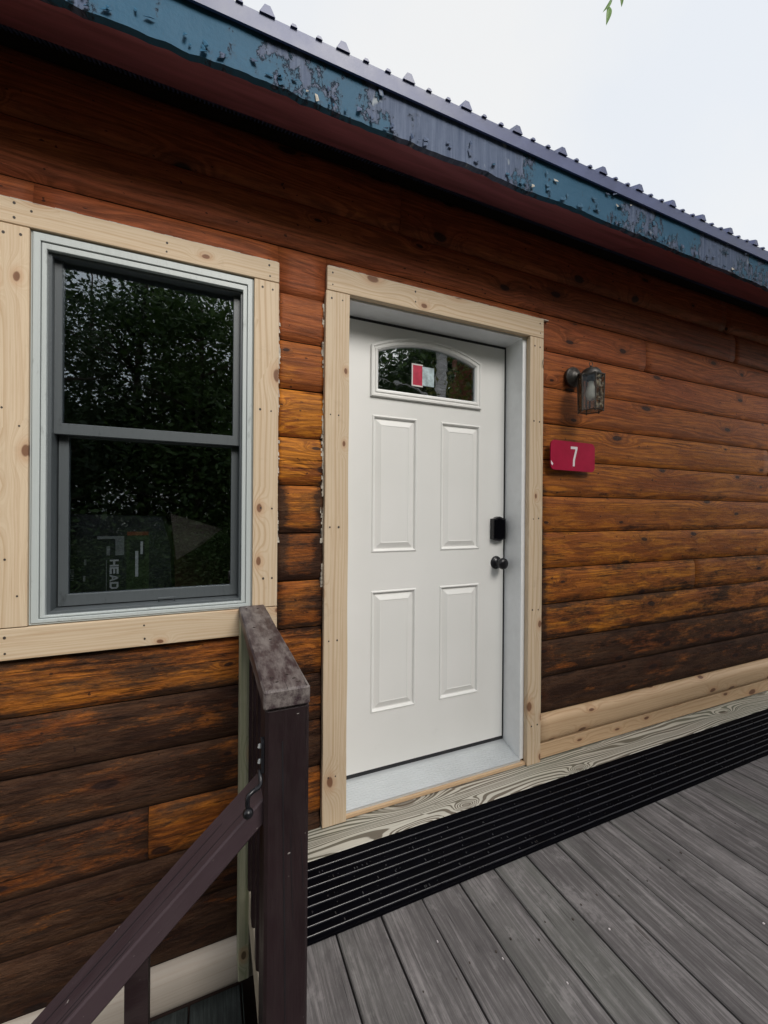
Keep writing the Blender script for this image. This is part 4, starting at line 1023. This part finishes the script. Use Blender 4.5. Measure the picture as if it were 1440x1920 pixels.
# ------------------------------------------------------------------ trees in front of the cabin (seen in the panes) and the twig
F1 = mat_foliage('leaf_dark', (.030, .055, .020), (.07, .11, .035)); F2 = mat_foliage('leaf_light', (.05, .10, .02), (.12, .18, .045))
M_BARK = simple('brown_bark', (.07, .048, .035), .85, var=.4, vs=12, bump=.8, bs=30, stretch=(3, 3, 1))
M_BIRCH = simple('pale_birch_bark', (.55, .50, .46), .7, var=.45, vs=9, bump=.4, bs=30, stretch=(1, 1, 6))
def crown_mesh(seed, n, rx, rz, z0, leaf):
    rnd = random.Random(seed); V = []; Fc = []
    blobs = []
    for k in range(44):
        a = rnd.random()*6.28; t = rnd.random()**1.35; rr = rx*(1-.6*t)*(.15+.85*rnd.random())
        blobs.append((math.cos(a)*rr, math.sin(a)*rr, z0+rz*t, rx*(.22+.25*rnd.random())*(1-.4*t)))
    for i in range(n):
        bx, by, bz, br = rnd.choice(blobs)
        u = Vector((rnd.gauss(0, 1), rnd.gauss(0, 1), rnd.gauss(0, .9)))*br*.8
        c = Vector((bx, by, bz))+u; s = leaf*rnd.uniform(.6, 1.4)
        d1 = Vector((rnd.gauss(0, 1), rnd.gauss(0, 1), rnd.gauss(0, .6))).normalized(); d2 = d1.orthogonal().normalized()
        d2 = (Matrix.Rotation(rnd.random()*6.28, 3, d1) @ d2)
        b = len(V); V += [c-d1*s, c+d2*s*.45, c+d1*s, c-d2*s*.45]; Fc.append((b, b+1, b+2, b+3))
    return V, Fc
crowns = []
for sd_, n_, rx, rz, z0 in ((1, 15500, 2.6, 8.0, .8), (2, 15500, 3.0, 7.0, 1.0), (3, 14500, 2.4, 8.6, .6)):
    V, Fc = crown_mesh(sd_, n_, rx, rz, z0, .085)
    me = bpy.data.meshes.new('crown'); me.from_pydata([tuple(v) for v in V], [], Fc); me.materials.append(F1 if sd_ != 2 else F2); crowns.append(me)
def trunk_mesh(h, r, mat, seed):
    rnd = random.Random(seed); mb = MB(); pts = [Vector((.12*math.sin(k*.8+seed), .12*math.cos(k*.6+seed)-.12, k*h/8)) for k in range(9)]
    mb.tube(pts, [r*(1.25 if k == 0 else 1-.1*k) for k in range(9)], 10)
    for k in range(14):
        i = rnd.randint(2, 7); p = pts[i]; a = rnd.random()*6.28; l = rnd.uniform(.8, 2.0)
        e = p+Vector((math.cos(a)*l, math.sin(a)*l, l*.35)); mb.tube([p, (p+e)/2+Vector((0, 0, .1)), e], [r*.32, r*.2, r*.06], 6)
    me = bpy.data.meshes.new('trunk'); me.from_pydata([tuple(v) for v in mb.v], [], mb.f); me.materials.append(mat)
    me.polygons.foreach_set('use_smooth', [True]*len(me.polygons)); return me
trunks = [trunk_mesh(9, .16, M_BARK, 1), trunk_mesh(8, .13, M_BARK, 2), trunk_mesh(10, .15, M_BARK, 3)]
def tree(x, y, k, s, label):
    t = empty('forest_tree', (x, y, -.9), label, 'tree', 'trees standing in front of the cabin')
    t.scale = (s, s, s); t.rotation_euler = (0, 0, random.random()*6.28)
    for nm, me in (('trunk', trunks[k]), ('crown', crowns[k])):
        o = bpy.data.objects.new(nm, me); COL.objects.link(o); o.parent = t
TL = 'leafy forest tree reflected in the window panes'
i = 0
for row, (dist, cnt) in enumerate(((9.0, 9), (12.5, 9), (17.0, 9))):
    for k in range(cnt):
        x = -13-row*1.5+(k+row*.5)*(3.2+row*.3)+random.uniform(-.5, .5); tree(x, -dist+random.uniform(-.8, .8), i % 3, random.uniform(.85, 1.1)*(1+.12*row), TL); i += 1
# pale birch trunk whose reflection stands in the door glass
bt_ = empty('birch_tree', (4.25, -3.6, -.9), 'pale barked birch seen as a white reflection in the door glass', 'tree')
mb = MB(); mb.tube([(4.25+.05*math.sin(k), -3.6, -.9+k*.9) for k in range(9)], [.17-.010*k for k in range(9)], 14)
for (z_, a, l) in ((2.2, 2.9, 1.0), (2.9, .4, 1.2), (3.4, 3.6, 1.3), (4.3, 1.2, 1.5), (5.2, 4.4, 1.4)):
    p = Vector((4.25, -3.6, z_)); e = p+Vector((math.cos(a)*l, math.sin(a)*l, .5)); mb.tube([p, (p+e)/2+Vector((0, 0, .12)), e], [.03, .02, .006], 6)
mb.build('trunk', M_BIRCH, bt_, True)
V, Fc = crown_mesh(9, 9000, 1.9, 3.4, 5.0, .06)
mobj('crown', V, Fc, F2, bt_, Matrix.Translation((4.25, -3.6, 0)))
pt_ = empty('pine_tree', (5.7, -4.9, -.9), 'reddish barked pine trunk standing behind the birch in the door glass reflection', 'tree')
mb = MB(); mb.tube([(5.7+.04*math.sin(k*1.3), -4.9, -.9+k*1.2) for k in range(8)], [.42-.02*k for k in range(8)], 16)
mb.build('trunk', simple('red_pine_bark', (.30, .105, .060), .85, var=.5, vs=7, bump=.9, bs=14, stretch=(2, 2, .6)), pt_, True)
V, Fc = crown_mesh(13, 2600, 1.5, 2.0, 3.4, .05)
mobj('crown', V, Fc, mat_foliage('leaf_yellow', (.16, .17, .03), (.30, .27, .07)), pt_, Matrix.Translation((5.4, -4.3, -.6)))
# shrubs low behind the camera
def shrub(x, y, s, me):
    t = empty('shrub', (x, y, -.85), 'low green shrub at the forest edge reflected in the lower pane', 'shrub', 'shrubs along the forest edge')
    o = bpy.data.objects.new('foliage', me); COL.objects.link(o); o.parent = t; t.scale = (s, s, s*.8); t.rotation_euler = (0, 0, random.random()*6)
V, Fc = crown_mesh(21, 13000, .95, .85, .2, .022); sm = bpy.data.meshes.new('foliage'); sm.from_pydata([tuple(v) for v in V], [], Fc); sm.materials.append(F2)
for k in range(16): shrub(-12+k*1.6+random.uniform(-.4, .4), -6.8+random.uniform(-.6, .6), random.uniform(1.3, 1.9), sm)
# twig hanging into the top of the picture
tw = empty('leafy_twig', (1.30, 1.20, 3.55), 'thin twig with small green leaves hanging into the sky above the roof', 'twig')
M_LF = mat_foliage('twig_leaf', (.16, .30, .07), (.20, .34, .09))
tp_ = [at(1175, -90, 1.16), at(1160, -40, 1.17), at(1150, -8, 1.18), at(1146, 6, 1.18), at(1142, 14, 1.18)]
mb = MB(); mb.tube([Vector((4.0, -3.2, 5.4)), Vector((3.2, -1.6, 5.6)), Vector((2.3, .3, 5.0)), tp_[0]]+tp_[1:], [.02, .014, .008, .0022, .0016, .0013, .0011, .0008], 6)
mb.tube([at(1160, -40, 1.17), at(1163, -15, 1.17), at(1163, -2, 1.17)], .0010, 5); mb.build('stem', M_BARK, tw)
def leaf(base, tip, wd, nm):
    base = Vector(base); tip = Vector(tip); ax = tip-base; L = ax.length; ax.normalize(); sd_ = ax.cross(nm).normalized(); nn_ = sd_.cross(ax)
    V = []; Fc = []; N = 8
    for i in range(N+1):
        t = i/N; w_ = wd*math.sin(math.pi*min(1, t*1.02))**.8*(1-.25*t)
        c = base+ax*L*t+nn_*L*.10*math.sin(t*3)
        V += [c-sd_*w_+nn_*w_*.25, c, c+sd_*w_+nn_*w_*.25]
    for i in range(N): b = i*3; Fc += [(b, b+3, b+4, b+1), (b+1, b+4, b+5, b+2)]
    mobj('leaf', V, Fc, M_LF, tw)
vd = -F
leaf(at(1142, 12, 1.18), at(1136, 49, 1.18), .0125, vd)
leaf(at(1146, -2, 1.18), at(1129, 24, 1.175), .008, (vd+R2*.9).normalized())
leaf(at(1163, -12, 1.17), at(1165, 14, 1.17), .009, vd)
leaf(at(1150, -30, 1.18), at(1138, -8, 1.18), .012, vd)
